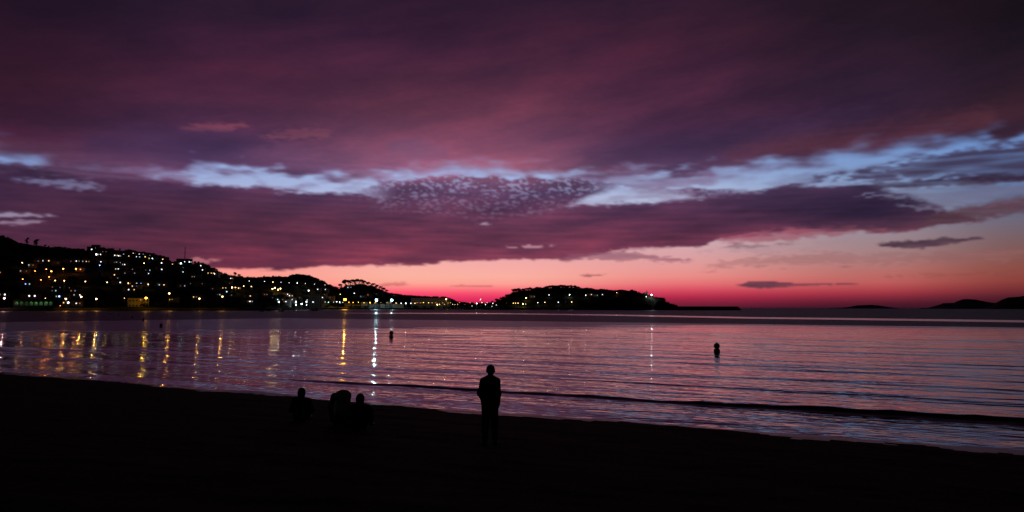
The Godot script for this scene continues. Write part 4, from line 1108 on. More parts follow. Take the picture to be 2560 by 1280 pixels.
func broad_tree(variant: int, sparse: bool) -> Node3D:
	var r := RandomNumberGenerator.new()
	r.seed = 200 + variant
	var t := Node3D.new()
	t.name = "tall_tree" if sparse else "leafy_tree"
	var tr := Maker.new()
	tr.tube([Vector3(0, -1.0, 0), Vector3(0.1, 3.0, 0), Vector3(r.randf_range(-0.4, 0.4), 8.0, 0.1)], [0.35, 0.26, 0.08], 6)
	var centers := []
	for i in (11 if sparse else 9):
		var a := r.randf() * TAU
		var y := r.randf_range(3.6, 8.8)
		var d := (r.randf_range(0.9, 2.4) if sparse else r.randf_range(0.5, 2.6)) * (1.0 - absf(y - 6.0) / 5.5)
		var tip := Vector3(cos(a) * d, y, sin(a) * d)
		tr.tube([Vector3(0.05, y - 1.6, 0), tip], [0.11, 0.04], 5)
		var s := r.randf_range(0.9, 1.4) if sparse else r.randf_range(1.1, 1.7)
		centers.append([tip, Vector3(s, s * 0.9, s)])
	var cr := Maker.new()
	leaf_clumps(cr, r, centers, 380 if sparse else 420, 0.38 if sparse else 0.42)
	part("trunk", tr.mesh(), paint("tree_bark", lin(0.055, 0.045, 0.04), 0.95), t)
	part("crown", cr.mesh(), paint("tree_leaves", lin(0.04, 0.055, 0.025), 0.9), t)
	return t


const ORDER := ["leftmost", "second from left", "third from left", "fourth from left", "fifth from left", "sixth from left", "seventh from left", "eighth from left", "ninth from left", "tenth from left", "eleventh from left", "twelfth from left", "thirteenth from left", "fourteenth from left", "fifteenth from left", "sixteenth from left", "seventeenth from left", "eighteenth from left", "nineteenth from left", "twentieth from left"]
const TENS := {2: "twenty", 3: "thirty", 4: "forty", 5: "fifty"}
const UNITS := ["", "first", "second", "third", "fourth", "fifth", "sixth", "seventh", "eighth", "ninth"]


func order(i: int) -> String:
	if i < ORDER.size(): return ORDER[i]
	var n := i + 1
	if n % 10 == 0: return str(TENS[n / 10]).trim_suffix("y") + "ieth from left"
	return "%s-%s from left" % [TENS[n / 10], UNITS[n % 10]]


func build_trees() -> void:
	var kinds := {}
	for k in 5: kinds["p%d" % k] = pine(k)
	for k in 3: kinds["b%d" % k] = broad_tree(k, false)
	for k in 3: kinds["s%d" % k] = broad_tree(k, true)
	for row in TREES:
		var i := 0
		for t in row[3]:
			var key: String = row[0] + str((i * 7 + i / 3) % (5 if row[0] == "p" else 3))
			var o := (kinds[key] as Node3D).duplicate() as Node3D
			o.name = numbered(str(kinds[key].name))
			add_child(o)
			o.position = Vector3(t[0], t[2], t[1])
			var wide: float = t[4]
			o.scale = Vector3(wide, 1.0, wide) * (t[3] / 10.0)
			o.rotation.y = rng.randf() * TAU
			tag(o, (str(row[1]) % order(i)) if row[3].size() > 1 else str(row[1]).replace("%s ", ""), "tree", row[2])
			i += 1
	for k in kinds: kinds[k].free()


func build_scrub() -> void:
	# thick scrub and woodland over the hills: a mass nobody could count
	var m := Maker.new()
	var r := RandomNumberGenerator.new()
	r.seed = 51
	var centers := []
	for i in 7: centers.append([Vector3(r.randf_range(-0.7, 0.7), r.randf_range(0.2, 0.8), r.randf_range(-0.7, 0.7)), Vector3(0.5, 0.4, 0.5)])
	leaf_clumps(m, r, centers, 150, 0.2)
	var lamps := []
	for c in LIGHTS:
		for l in c[1]: lamps.append(Vector2(l[1], l[2]))
	var mesh := m.mesh()
	for land in [[MAINLAND, 2600, "dark scrub and woodland covering the left hills"], [HEADLAND, 1100, "dark woodland covering the headland"]]:
		var places := []
		while places.size() < land[1]:
			var k := r.randf_range(6.0 if places.size() > 100 else 0.0, land[0].size() - 1.001)
			var s := r.randf_range(0.12, 1.0) if r.randf() < 0.6 else r.randf_range(0.93, 1.04)
			var p := land_point(land[0], k, s)
			var near := false
			for l in lamps:
				if (l as Vector2).distance_squared_to(Vector2(p.x, p.z)) < 300.0:
					near = true
					break
			if near:
				if r.randf() < 0.02: places.append(Transform3D(Basis().scaled(Vector3.ONE * 1.2), p))
				continue
			var size := r.randf_range(1.6, 3.8) * (0.8 if s > 0.9 else 1.15)
			if land[0] == HEADLAND and s > 0.9: size *= 1.5 if k < land[0].size() * 0.72 else 0.6
			places.append(Transform3D(Basis(Vector3.UP, r.randf() * TAU).scaled(Vector3(size * 1.3, size, size * 1.3)), p + Vector3.DOWN * size * 0.1))
		var mm := MultiMesh.new()
		mm.transform_format = MultiMesh.TRANSFORM_3D
		mm.mesh = mesh
		mm.instance_count = places.size()
		for i in places.size(): mm.set_instance_transform(i, places[i])
		var o := MultiMeshInstance3D.new()
		o.name = numbered("woodland")
		o.multimesh = mm
		o.material_override = paint("scrub_leaves", lin(0.035, 0.048, 0.025), 0.92)
		add_child(o)
		tag(o, land[2], "", "", "stuff")


# ------------------------------------------------------------------ town: houses, lamps, buildings
const LAMP_COLORS := [[0.95, 0.97, 1.0], [1.0, 0.56, 0.26], [1.0, 0.80, 0.50], [0.50, 0.66, 1.0], [0.72, 0.95, 1.0], [1.0, 0.72, 0.70], [1.0, 0.70, 0.16], [0.5, 1.0, 0.6]]
const COLOR_WORDS := ["white", "orange", "warm yellow", "bluish", "cold white", "pinkish", "deep yellow", "green"]
const SIZE_WORDS := ["faint", "small", "bright", "very bright", "dazzling"]
var unit_box: ArrayMesh
var gable: ArrayMesh


func lamp_color(k: int) -> Color:
	var c: Array = LAMP_COLORS[k]
	return Color(c[0], c[1], c[2])


func facing(at: Vector3, jitter: float) -> float:
	# buildings and lamps look down the slope to the bay
	return atan2(-at.x, -at.z) + jitter


func box_part(called: String, size: Vector3, at: Vector3, m: Material, parent: Node3D) -> MeshInstance3D:
	var o := part(called, unit_box, m, parent, at)
	o.scale = size
	return o


func house(at: Vector3, high: float, color: int, power: int, label: String) -> void:
	# at: foot of the lit window's wall point; high: height of the window's middle over the ground
	var turn := facing(at, rng.randf_range(-0.35, 0.35))
	var w := rng.randf_range(8.0, 12.0)
	var d := rng.randf_range(7.0, 10.0)
	var wall_h := maxf(high + 1.7, rng.randf_range(3.2, 6.0))
	var wx := rng.randf_range(-0.25, 0.25) * w
	var back := Basis(Vector3.UP, turn) * Vector3(wx, 0, d / 2.0 + 0.06)
	var o := thing("house", label, "house", at - back, turn, "lit houses on the shore hills")
	var wm: Material = paint("wall_%d" % (rng.randi() % 3), [lin(0.42, 0.39, 0.35), lin(0.34, 0.29, 0.24), lin(0.28, 0.27, 0.27)][rng.randi() % 3], 0.9, "plaster", 0.3)
	box_part("wall", Vector3(w, wall_h + 4.0, d), Vector3(0, wall_h / 2.0 - 2.0, 0), wm, o)
	var roof := part("roof", gable, paint("roof_tile", lin(0.16, 0.07, 0.045), 0.9), o, Vector3(0, wall_h, 0))
	roof.scale = Vector3(w + 0.8, rng.randf_range(1.3, 2.0), d + 0.8)
	var s: float = [0.9, 1.0, 1.3, 1.7, 2.1][power] * rng.randf_range(0.65, 1.25)
	var lit := box_part("lit_window", Vector3(s, s * 1.05, 0.1), Vector3(wx, high, d / 2.0 + 0.03), glow("window_%d_%d" % [color, power], lamp_color(color), [0.22, 2.6, 7.0, 9.0, 12.0][power]), o)
	tag(lit, "%s lit window" % COLOR_WORDS[color])
	var dark := paint("dark_pane", lin(0.02, 0.022, 0.025), 0.1)
	for x in [-0.38, 0.0, 0.38]:
		if absf(x * w - wx) < 1.9: continue
		var tone := rng.randi() % 5
		box_part("window", Vector3(0.9, 1.2, 0.08), Vector3(x * w, minf(high, wall_h - 1.2), d / 2.0 + 0.02), glow("window_dim_%d" % tone, lamp_color([0, 2, 4, 1, 2][tone]), [0.5, 0.3, 0.9, 0.4, 1.4][tone]) if rng.randf() < 0.3 else dark, o)
	box_part("door", Vector3(1.0, 2.1, 0.08), Vector3(w * 0.2 * (1.0 if wx < 0.0 else -1.0), 1.05 if high > 3.4 or absf(wx - w * 0.2 * (1.0 if wx < 0.0 else -1.0)) > 1.9 else -3.0, d / 2.0 + 0.025), paint("door_wood", lin(0.10, 0.06, 0.04), 0.7), o)


func omni(parent: Node3D, at: Vector3, c: Color, energy: float, size: float) -> void:
	var l := OmniLight3D.new()
	l.name = "lamp_light"
	l.position = at
	l.light_color = c
	l.light_energy = energy
	l.light_size = size
	l.omni_range = 400.0
	l.omni_attenuation = 2.0
	l.shadow_enabled = true
	parent.add_child(l, true)


func beam(parent: Node3D, at: Vector3, c: Color, energy: float) -> void:
	# the lamp's shade throws its light down and out over the water
	var l := SpotLight3D.new()
	l.name = "lamp_beam"
	l.position = at
	l.rotation = Vector3(-0.35, PI, 0)
	l.spot_angle = 76.0
	l.spot_angle_attenuation = 0.4
	l.light_color = c
	l.light_energy = energy
	l.light_size = 0.3
	l.spot_range = 1500.0
	l.spot_attenuation = 2.0
	l.shadow_enabled = true
	parent.add_child(l, true)


func street_lamp(at: Vector3, high: float, color: int, power: int, label: String) -> void:
	var turn := facing(at, 0.0)
	var o := thing("street_lamp", label, "street lamp", at, turn, "street lamps of the town")
	var r: float = [0.25, 0.34, 0.48, 0.70, 1.0][power]
	var steel := paint("lamp_steel", lin(0.12, 0.12, 0.12), 0.5)
	part("pole", Maker.new().tube([Vector3(0, -1.0, -1.2), Vector3(0, high * 0.7, -1.2), Vector3(0, high + r * 0.9, -1.1), Vector3(0, high + r * 1.25, -0.5), Vector3(0, high + r * 1.2, 0)], [0.12, 0.09, 0.07, 0.06, 0.06], 6).mesh(), steel, o)
	part("lamp_cap", Maker.new().lathe([Vector2(0.0, r * 1.05), Vector2(r * 1.08, r * 0.62), Vector2(r * 0.75, r * 1.05), Vector2(0.0, r * 1.35)], Vector3(0, high, 0), 10).mesh(), steel, o)
	var ball := []
	for k in 7:
		var a := PI * k / 6.0
		ball.append(Vector2(r * sin(a), -r * cos(a)))
	part("lantern_lamp", Maker.new().lathe(ball, Vector3(0, high, 0), 10).mesh(), glow("lamp_%d_%d" % [color, power], lamp_color(color), [1.2, 5.0, 9.0, 13.0, 16.0][power]), o)
	if power >= 1:
		var e: float = [0.0, 1.0, 4.0, 20.0, 60.0][power]
		if "left waterfront" in label and power == 3: beam(o, Vector3(0, high - r - 0.3, 0.5), lamp_color(color).lerp(Color(1.0, 0.62, 0.2), 0.7 if color != 5 else 0.0), 75.0)
		else: omni(o, Vector3(0, high - r - 0.35, 0.45), lamp_color(color), e, 0.3)
		if power == 4: beam(o, Vector3(0, high - r - 0.3, 0.6), lamp_color(color), 70.0 if color == 6 else 45.0)


func floodlight(at: Vector3, high: float, color: int, label: String, energy: float) -> void:
	var o := thing("floodlight_mast", label, "floodlight", at, facing(at, 0.0), "floodlight masts of the harbour")
	var steel := paint("lamp_steel", lin(0.12, 0.12, 0.12), 0.5)
	part("mast", Maker.new().tube([Vector3(0, -1, 0), Vector3(0, high + 1.6, 0)], [0.35, 0.2], 8).mesh(), steel, o)
	for y in [-1.0, 0.0, 1.0]:
		part("crossbar", Maker.new().box(Vector3(4.0, 0.18, 0.18), Vector3(0, high + y, 0.3)).mesh(), steel, o)
		for x in [-1.4, -0.45, 0.45, 1.4]:
			var head := part("floodlight_head", Maker.new().box(Vector3(0.8, 0.75, 0.35), Vector3.ZERO).mesh(), steel, o, Vector3(x, high + y, 0.55))
			part("lamp_glass", Maker.new().box(Vector3(0.74, 0.7, 0.06), Vector3(0, 0, 0.21)).mesh(), glow("flood_%d" % color, lamp_color(color), 22.0), head)
	omni(o, Vector3(0, high - 2.2, 1.6), lamp_color(color), energy * 0.05, 0.4)
	beam(o, Vector3(0, high, 1.6), lamp_color(color), energy)


func build_lights() -> void:
	for c in LIGHTS:
		var count := {}
		for l in c[1]:
			# of each look its own row: first, second ... from the left
			var look := "%d %d %d" % [l[0], l[5], l[6]]
			count[look] = count.get(look, 0) + 1
		var seen := {}
		for l in c[1]:
			var look := "%d %d %d" % [l[0], l[5], l[6]]
			var i: int = seen.get(look, 0)
			seen[look] = i + 1
			var which := ", " + order(i) if count[look] > 1 else ""
			var at := Vector3(l[1], l[3], l[2])
			if l[0] == 0:
				house(at, l[4], l[5], l[6], "house with %s %s window %s%s" % [SIZE_WORDS[l[6]], COLOR_WORDS[l[5]], c[0], which])
			elif l[0] == 1:
				street_lamp(at, l[4], l[5], l[6], "%s %s street lamp %s%s" % [SIZE_WORDS[l[6]], COLOR_WORDS[l[5]], c[0], which])
			else:
				floodlight(at, l[4], l[5], "%s %s floodlight mast %s%s" % [SIZE_WORDS[l[6]], COLOR_WORDS[l[5]], c[0], which], 1700.0 if l[5] == 6 else (1700.0 if i == 0 else 350.0))


func block(called: String, label: String, at: Vector3, size: Vector3, turn: float, wall: Material, floors: int, bays: int) -> Node3D:
	var o := thing(called, label, "building", at, turn)
	box_part("wall", size + Vector3(0, 2, 0), Vector3(0, size.y / 2.0 - 1.0, 0), wall, o)
	box_part("roof", Vector3(size.x + 0.7, 0.5, size.z + 0.7), Vector3(0, size.y + 0.25, 0), paint("flat_roof", lin(0.11, 0.10, 0.10), 0.9), o)
	var dark := paint("dark_pane", lin(0.02, 0.022, 0.025), 0.1)
	var trim := paint("window_trim", lin(0.45, 0.44, 0.42), 0.8)
	for f in floors:
		for b in bays:
			var p := Vector3((b + 0.5) / bays * size.x - size.x / 2.0, (f + 0.5) / floors * size.y, size.z / 2.0 + 0.03)
			var wnd := box_part("window", Vector3(1.5, 1.7, 0.08), p, dark, o)
			part("sill", Maker.new().box(Vector3(1.15, 0.1, 3.0), Vector3(0, -0.56, 0.8)).mesh(), trim, wnd)
	return o


func build_town() -> void:
	unit_box = Maker.new().box(Vector3.ONE, Vector3.ZERO).mesh()
	var g := Maker.new()
	for s in [-0.5, 0.5]:
		g.quad(Vector3(-0.5, 0, s), Vector3(0.5, 0, s), Vector3(0.5, 1, 0), Vector3(-0.5, 1, 0), Vector3(0, 0.4, signf(s)).normalized())
		g.tri(Vector3(s, 0, -0.5), Vector3(s, 0, 0.5), Vector3(s, 1, 0), Vector3(signf(s), 0, 0), Vector3(signf(s), 0, 0), Vector3(signf(s), 0, 0))
	g.quad(Vector3(-0.5, 0, -0.5), Vector3(0.5, 0, -0.5), Vector3(0.5, 0, 0.5), Vector3(-0.5, 0, 0.5), Vector3.DOWN)
	gable = g.mesh()
	var cream := paint("wall_cream", lin(0.45, 0.40, 0.32), 0.9, "plaster", 0.3)
	var grey := paint("wall_grey", lin(0.30, 0.30, 0.30), 0.9, "plaster", 0.3)
	# long low arcade lit green inside
	var at := Vector3(-414.0, 2.6, -684.0)
	var o := thing("arcade_building", "low arcade by the left shore, green light in its arches", "building", at, facing(at, 0.0))
	var bays := 8
	var bay := 3.6
	var w := bays * bay
	box_part("base", Vector3(w + 1.0, 4.0, 7.0), Vector3(0, 0.2, 0), grey, o)
	box_part("back_wall", Vector3(w, 5.0, 0.4), Vector3(0, 4.7, -3.0), cream, o)
	box_part("roof", Vector3(w + 1.2, 0.5, 7.2), Vector3(0, 6.75, 0), grey, o)
	for s in [-1.0, 1.0]: box_part("side_wall", Vector3(0.4, 4.3, 6.0), Vector3(s * (w / 2.0 + 0.1), 4.35, 0.1), cream, o)
	for i in bays:
		var m := Maker.new()
		var cx := -w / 2.0 + (i + 0.5) * bay
		var ring := 10
		for k in ring:
			var a0 := PI * k / ring
			var a1 := PI * (k + 1) / ring
			var r := bay / 2.0 - 0.55
			for z in [3.0, 2.5]:
				m.quad(Vector3(cx + cos(a0) * r, 4.2 + sin(a0) * r, z), Vector3(cx + cos(a1) * r, 4.2 + sin(a1) * r, z), Vector3(cx + cos(a1) * r, 6.5, z), Vector3(cx + cos(a0) * r, 6.5, z), Vector3(0, 0, signf(z - 2.75)))
			m.quad(Vector3(cx + cos(a0) * r, 4.2 + sin(a0) * r, 2.5), Vector3(cx + cos(a1) * r, 4.2 + sin(a1) * r, 2.5), Vector3(cx + cos(a1) * r, 4.2 + sin(a1) * r, 3.0), Vector3(cx + cos(a0) * r, 4.2 + sin(a0) * r, 3.0), -Vector3(cos(a0), sin(a0), 0))
		part("arch", m.mesh(), cream, o)
	for i in bays + 1: box_part("pier", Vector3(1.1, 4.28, 0.52), Vector3(-w / 2.0 + i * bay, 4.35, 2.75), cream, o)
	for i in bays:
		if i == 2: continue
		var cx := -w / 2.0 + (i + 0.5) * bay
		var lamp := part("ceiling_lamp", Maker.new().lathe([Vector2(0, -0.18), Vector2(0.16, -0.1), Vector2(0.18, 0.1), Vector2(0, 0.12)], Vector3(cx, 6.2, -1.0), 8).mesh(), glow("arcade_lamp", Color(0.55, 1.0, 0.62), 6.0), o)
		omni(o, Vector3(cx, 5.75, -1.0), Color(0.58, 1.0, 0.66), [1.2, 0.3, 0.0, 0.9, 1.3, 0.8, 1.5, 0.5][i], 0.15)
		lamp.name = "ceiling_lamp"
	# house whose wall is lit yellow by a lamp in front of it
	at = Vector3(-373.0, 2.6, -788.0)
	block("waterfront_house", "waterfront house with wall lit deep yellow below the left hill", at, Vector3(19.0, 9.6, 9.0), facing(at, 0.12), cream, 2, 6)
	at = Vector3(-289.0, 2.6, -1162.0)
	block("apartment_block", "tall pale grey apartment block in the lower town", at, Vector3(18.5, 20.0, 12.0), facing(at, 0.0), grey, 6, 5)
	at = Vector3(-145.0, 2.8, -1384.0)
	var long_one := block("long_building", "long low building behind the marina, right end lit", at, Vector3(62.0, 17.0, 14.0), facing(at, 0.0), grey, 4, 14)
	part("round_end", Maker.new().lathe([Vector2(7.0, -1.0), Vector2(7.0, 15.0), Vector2(6.0, 17.0), Vector2(0, 17.4)], Vector3(31.0, 0, 0), 16).mesh(), grey, long_one)
	var x := -284.0
	var looks := ["narrow two-storey harbour house", "low harbour shed", "three-storey harbour house", "wide harbour warehouse", "squat harbour house", "tall narrow harbour house", "long harbour store"]
	for i in 7:
		var wide: float = [10.0, 14.0, 11.0, 18.0, 9.0, 8.0, 20.0][i]
		var tall: float = [7.0, 5.0, 9.5, 6.5, 6.0, 10.0, 6.0][i]
		at = Vector3(x + wide / 2.0, 2.8, -1345.0 - 0.06 * (x + 284.0))
		block("harbour_house", "%s behind the yellow-lit quay" % looks[i], at, Vector3(wide, tall, 10.0), facing(at, 0.0), [cream, grey][i % 2], maxi(1, int(tall / 3.2)), int(wide / 3.0))
		x += wide + 1.5
	# old fort on the headland
	at = Vector3(192.0, 27.0, -1386.0)
	var fort := block("fort_building", "square fort building lit ochre on top of the headland", at, Vector3(10.5, 7.0, 8.0), facing(at, 0.0), paint("fort_stone", lin(0.42, 0.33, 0.16), 0.9, "plaster", 0.3), 1, 2)
	for i in 5: box_part("merlon", Vector3(1.1, 0.9, 0.6), Vector3(-4.6 + i * 2.3, 7.95, 3.9), grey, fort)
	at = Vector3(234.5, 25.5, -1384.0)
	var lodge := block("fort_lodge", "small dark lodge with a chimney at the headland tip", at, Vector3(8.0, 4.6, 6.0), facing(at, 0.0), grey, 1, 2)
	part("chimney", Maker.new().box(Vector3(1.3, 4.6, 1.3), Vector3(2.2, 6.5, 0)).mesh(), grey, lodge)
	# lattice mast on the ridge
	at = Vector3(-441.5, 60.5, -1062.0)
	var mast := thing("radio_mast", "thin lattice radio mast standing on the ridge of the left hill", "mast", at)
	var steel := paint("mast_steel", lin(0.10, 0.10, 0.10), 0.6)
	var corner := []
	for k in 3: corner.append(Vector3(cos(TAU * k / 3.0), 0, sin(TAU * k / 3.0)))
	for k in 3: part("leg", Maker.new().tube([corner[k] * 0.75 + Vector3.DOWN * 2.0, corner[k] * 0.28 + Vector3.UP * 24.0], [0.2, 0.14], 5).mesh(), steel, mast)
	for j in 12:
		var brace := Maker.new()
		for k in 3:
			var y0 := j * 2.0
			brace.tube([corner[k] * lerpf(0.75, 0.28, y0 / 24.0) + Vector3.UP * y0, corner[(k + 1) % 3] * lerpf(0.75, 0.28, (y0 + 2.0) / 24.0) + Vector3.UP * (y0 + 2.0)], [0.07, 0.07], 4)
		part("brace", brace.mesh(), steel, mast)
	part("antenna", Maker.new().tube([Vector3(0, 23.5, 0), Vector3(0, 27.0, 0)], [0.09, 0.05], 5).mesh(), steel, mast)


# ------------------------------------------------------------------ on the water
func hull(long: float, wide: float, high: float, point: float) -> ArrayMesh:
	var m := Maker.new()
	var n := 9
	var rings := []
	for i in n:
		var t := float(i) / (n - 1)
		var b := wide / 2.0 * pow(sin(PI * clampf(lerpf(0.28, 1.0, t), 0.0, 1.0)), point)
		if i == n - 1: b = 0.02
		var x := (t - 0.5) * long
		var top := high * (1.0 + 0.35 * t * t)
		rings.append([Vector3(x, -0.25 * high, 0), Vector3(x * 0.98, 0.05, -b * 0.75), Vector3(x, top, -b), Vector3(x, top, b), Vector3(x * 0.98, 0.05, b * 0.75)])
	for i in n - 1:
		for k in 5:
			var l := (k + 1) % 5
			var inside: Vector3 = (rings[i][0] + rings[i + 1][2] + rings[i][3]) / 3.0
			m.flat(rings[i][k], rings[i][l], rings[i + 1][l], inside)
			m.flat(rings[i][k], rings[i + 1][l], rings[i + 1][k], inside)
	for k in 3: m.flat(rings[0][0], rings[0][k + 1], rings[0][k + 2], rings[3][2].lerp(rings[3][3], 0.5))
	return m.mesh()


func build_boats() -> void:
	var dark := paint("hull_paint", lin(0.05, 0.05, 0.055), 0.4)
	var white := paint("deck_paint", lin(0.35, 0.35, 0.36), 0.5)
	for b in BOATS:
		var o := thing(b[5], b[4], "boat", Vector3(b[0], 0.0, b[1]), b[3], "small boats on the bay")
		var s: float = b[2]
		part("hull", hull(s, s * 0.34, s * 0.13, 0.55), dark, o)
		if b[5] == "motorboat":
			part("cabin", Maker.new().box(Vector3(s * 0.28, s * 0.17, s * 0.22), Vector3(s * 0.02, s * 0.19, 0)).mesh(), white, o)
			part("windscreen", Maker.new().box(Vector3(s * 0.02, s * 0.09, s * 0.2), Vector3(s * 0.17, s * 0.25, 0), Basis(Vector3.BACK, 0.4)).mesh(), paint("dark_pane", lin(0.02, 0.022, 0.025), 0.1), o)
			part("outboard_motor", Maker.new().box(Vector3(s * 0.06, s * 0.17, s * 0.06), Vector3(-s * 0.52, s * 0.12, 0)).mesh(), dark, o)
		else:
			for x in [-0.2, 0.12]: part("thwart", Maker.new().box(Vector3(s * 0.07, 0.05, s * 0.3), Vector3(s * x, s * 0.135, 0)).mesh(), white, o)
	for i in YACHTS.size():
		var y: Array = YACHTS[i]
		var o := thing("sailing_yacht", "moored sailing yacht with bare mast in the marina, %s" % order(i), "boat", Vector3(y[0], 0, y[1]), y[3], "yachts in the marina")
		var s: float = y[2]
		part("hull", hull(s, s * 0.3, s * 0.11, 0.6), white, o)
		part("cabin", Maker.new().box(Vector3(s * 0.35, s * 0.07, s * 0.17), Vector3(0.0, s * 0.165, 0)).mesh(), white, o)
		part("mast", Maker.new().tube([Vector3(s * 0.05, s * 0.1, 0), Vector3(s * 0.05, s * 1.35, 0)], [0.11, 0.08], 6).mesh(), paint("mast_alloy", lin(0.4, 0.4, 0.42), 0.35), o)
		part("boom", Maker.new().tube([Vector3(s * 0.05, s * 0.28, 0), Vector3(-s * 0.4, s * 0.28, 0)], [0.1, 0.09], 6).mesh(), paint("mast_alloy", lin(0.4, 0.4, 0.42), 0.35), o)
	# swimming-area buoys: ball on a collar that floats on the water
	for i in BUOYS.size():
		var b: Array = BUOYS[i]
		var o := thing("buoy", b[2], "buoy", Vector3(b[0], wave_height(along_of(Vector2(b[0], b[1])), out_of(Vector2(b[0], b[1]))) - 0.02, b[1]), rng.randf() * TAU, "row of round marker buoys")
		o.scale = Vector3(0.95, 0.86, 0.95)
		var plastic := paint("buoy_plastic", lin(0.30, 0.12, 0.02), 0.45)
		part("collar", Maker.new().lathe([Vector2(0.0, -0.3), Vector2(0.26, -0.28), Vector2(0.3, -0.1), Vector2(0.3, 0.24), Vector2(0.27, 0.31), Vector2(0.2, 0.34), Vector2(0.0, 0.34)], Vector3.ZERO, 20).mesh(), plastic, o)
		var ball := [Vector2(0.17, 0.33)]
		for k in 9:
			var a := lerpf(-0.95, PI / 2.0, k / 8.0)
			ball.append(Vector2(0.3 * cos(a), 0.64 + 0.32 * sin(a)))
		ball.append(Vector2(0.0, 0.96))
		part("ball", Maker.new().lathe(ball, Vector3.ZERO, 24).mesh(), plastic, o)
		part("ring", Maker.new().lathe([Vector2(0.0, 0.93), Vector2(0.045, 0.95), Vector2(0.05, 1.0), Vector2(0.02, 1.03), Vector2(0.0, 1.03)], Vector3.ZERO, 10).mesh(), paint("buoy_ring", lin(0.08, 0.08, 0.08), 0.5), o)
	var far := thing("channel_buoy", "tall dark channel buoy in front of the headland", "buoy", Vector3(117.0, 0, -1290.0))
	part("float", Maker.new().lathe([Vector2(0, -0.6), Vector2(1.3, -0.5), Vector2(1.4, 0.7), Vector2(0.6, 1.0), Vector2(0, 1.0)], Vector3.ZERO, 14).mesh(), paint("buoy_steel", lin(0.05, 0.08, 0.05), 0.5), far)
	part("tower", Maker.new().lathe([Vector2(0.55, 0.95), Vector2(0.3, 3.2), Vector2(0, 3.2)], Vector3.ZERO, 8).mesh(), paint("buoy_steel", lin(0.05, 0.08, 0.05), 0.5), far)
	part("topmark", Maker.new().lathe([Vector2(0.0, 3.2), Vector2(0.5, 3.3), Vector2(0.0, 4.2)], Vector3.ZERO, 8).mesh(), paint("buoy_steel", lin(0.05, 0.08, 0.05), 0.5), far)


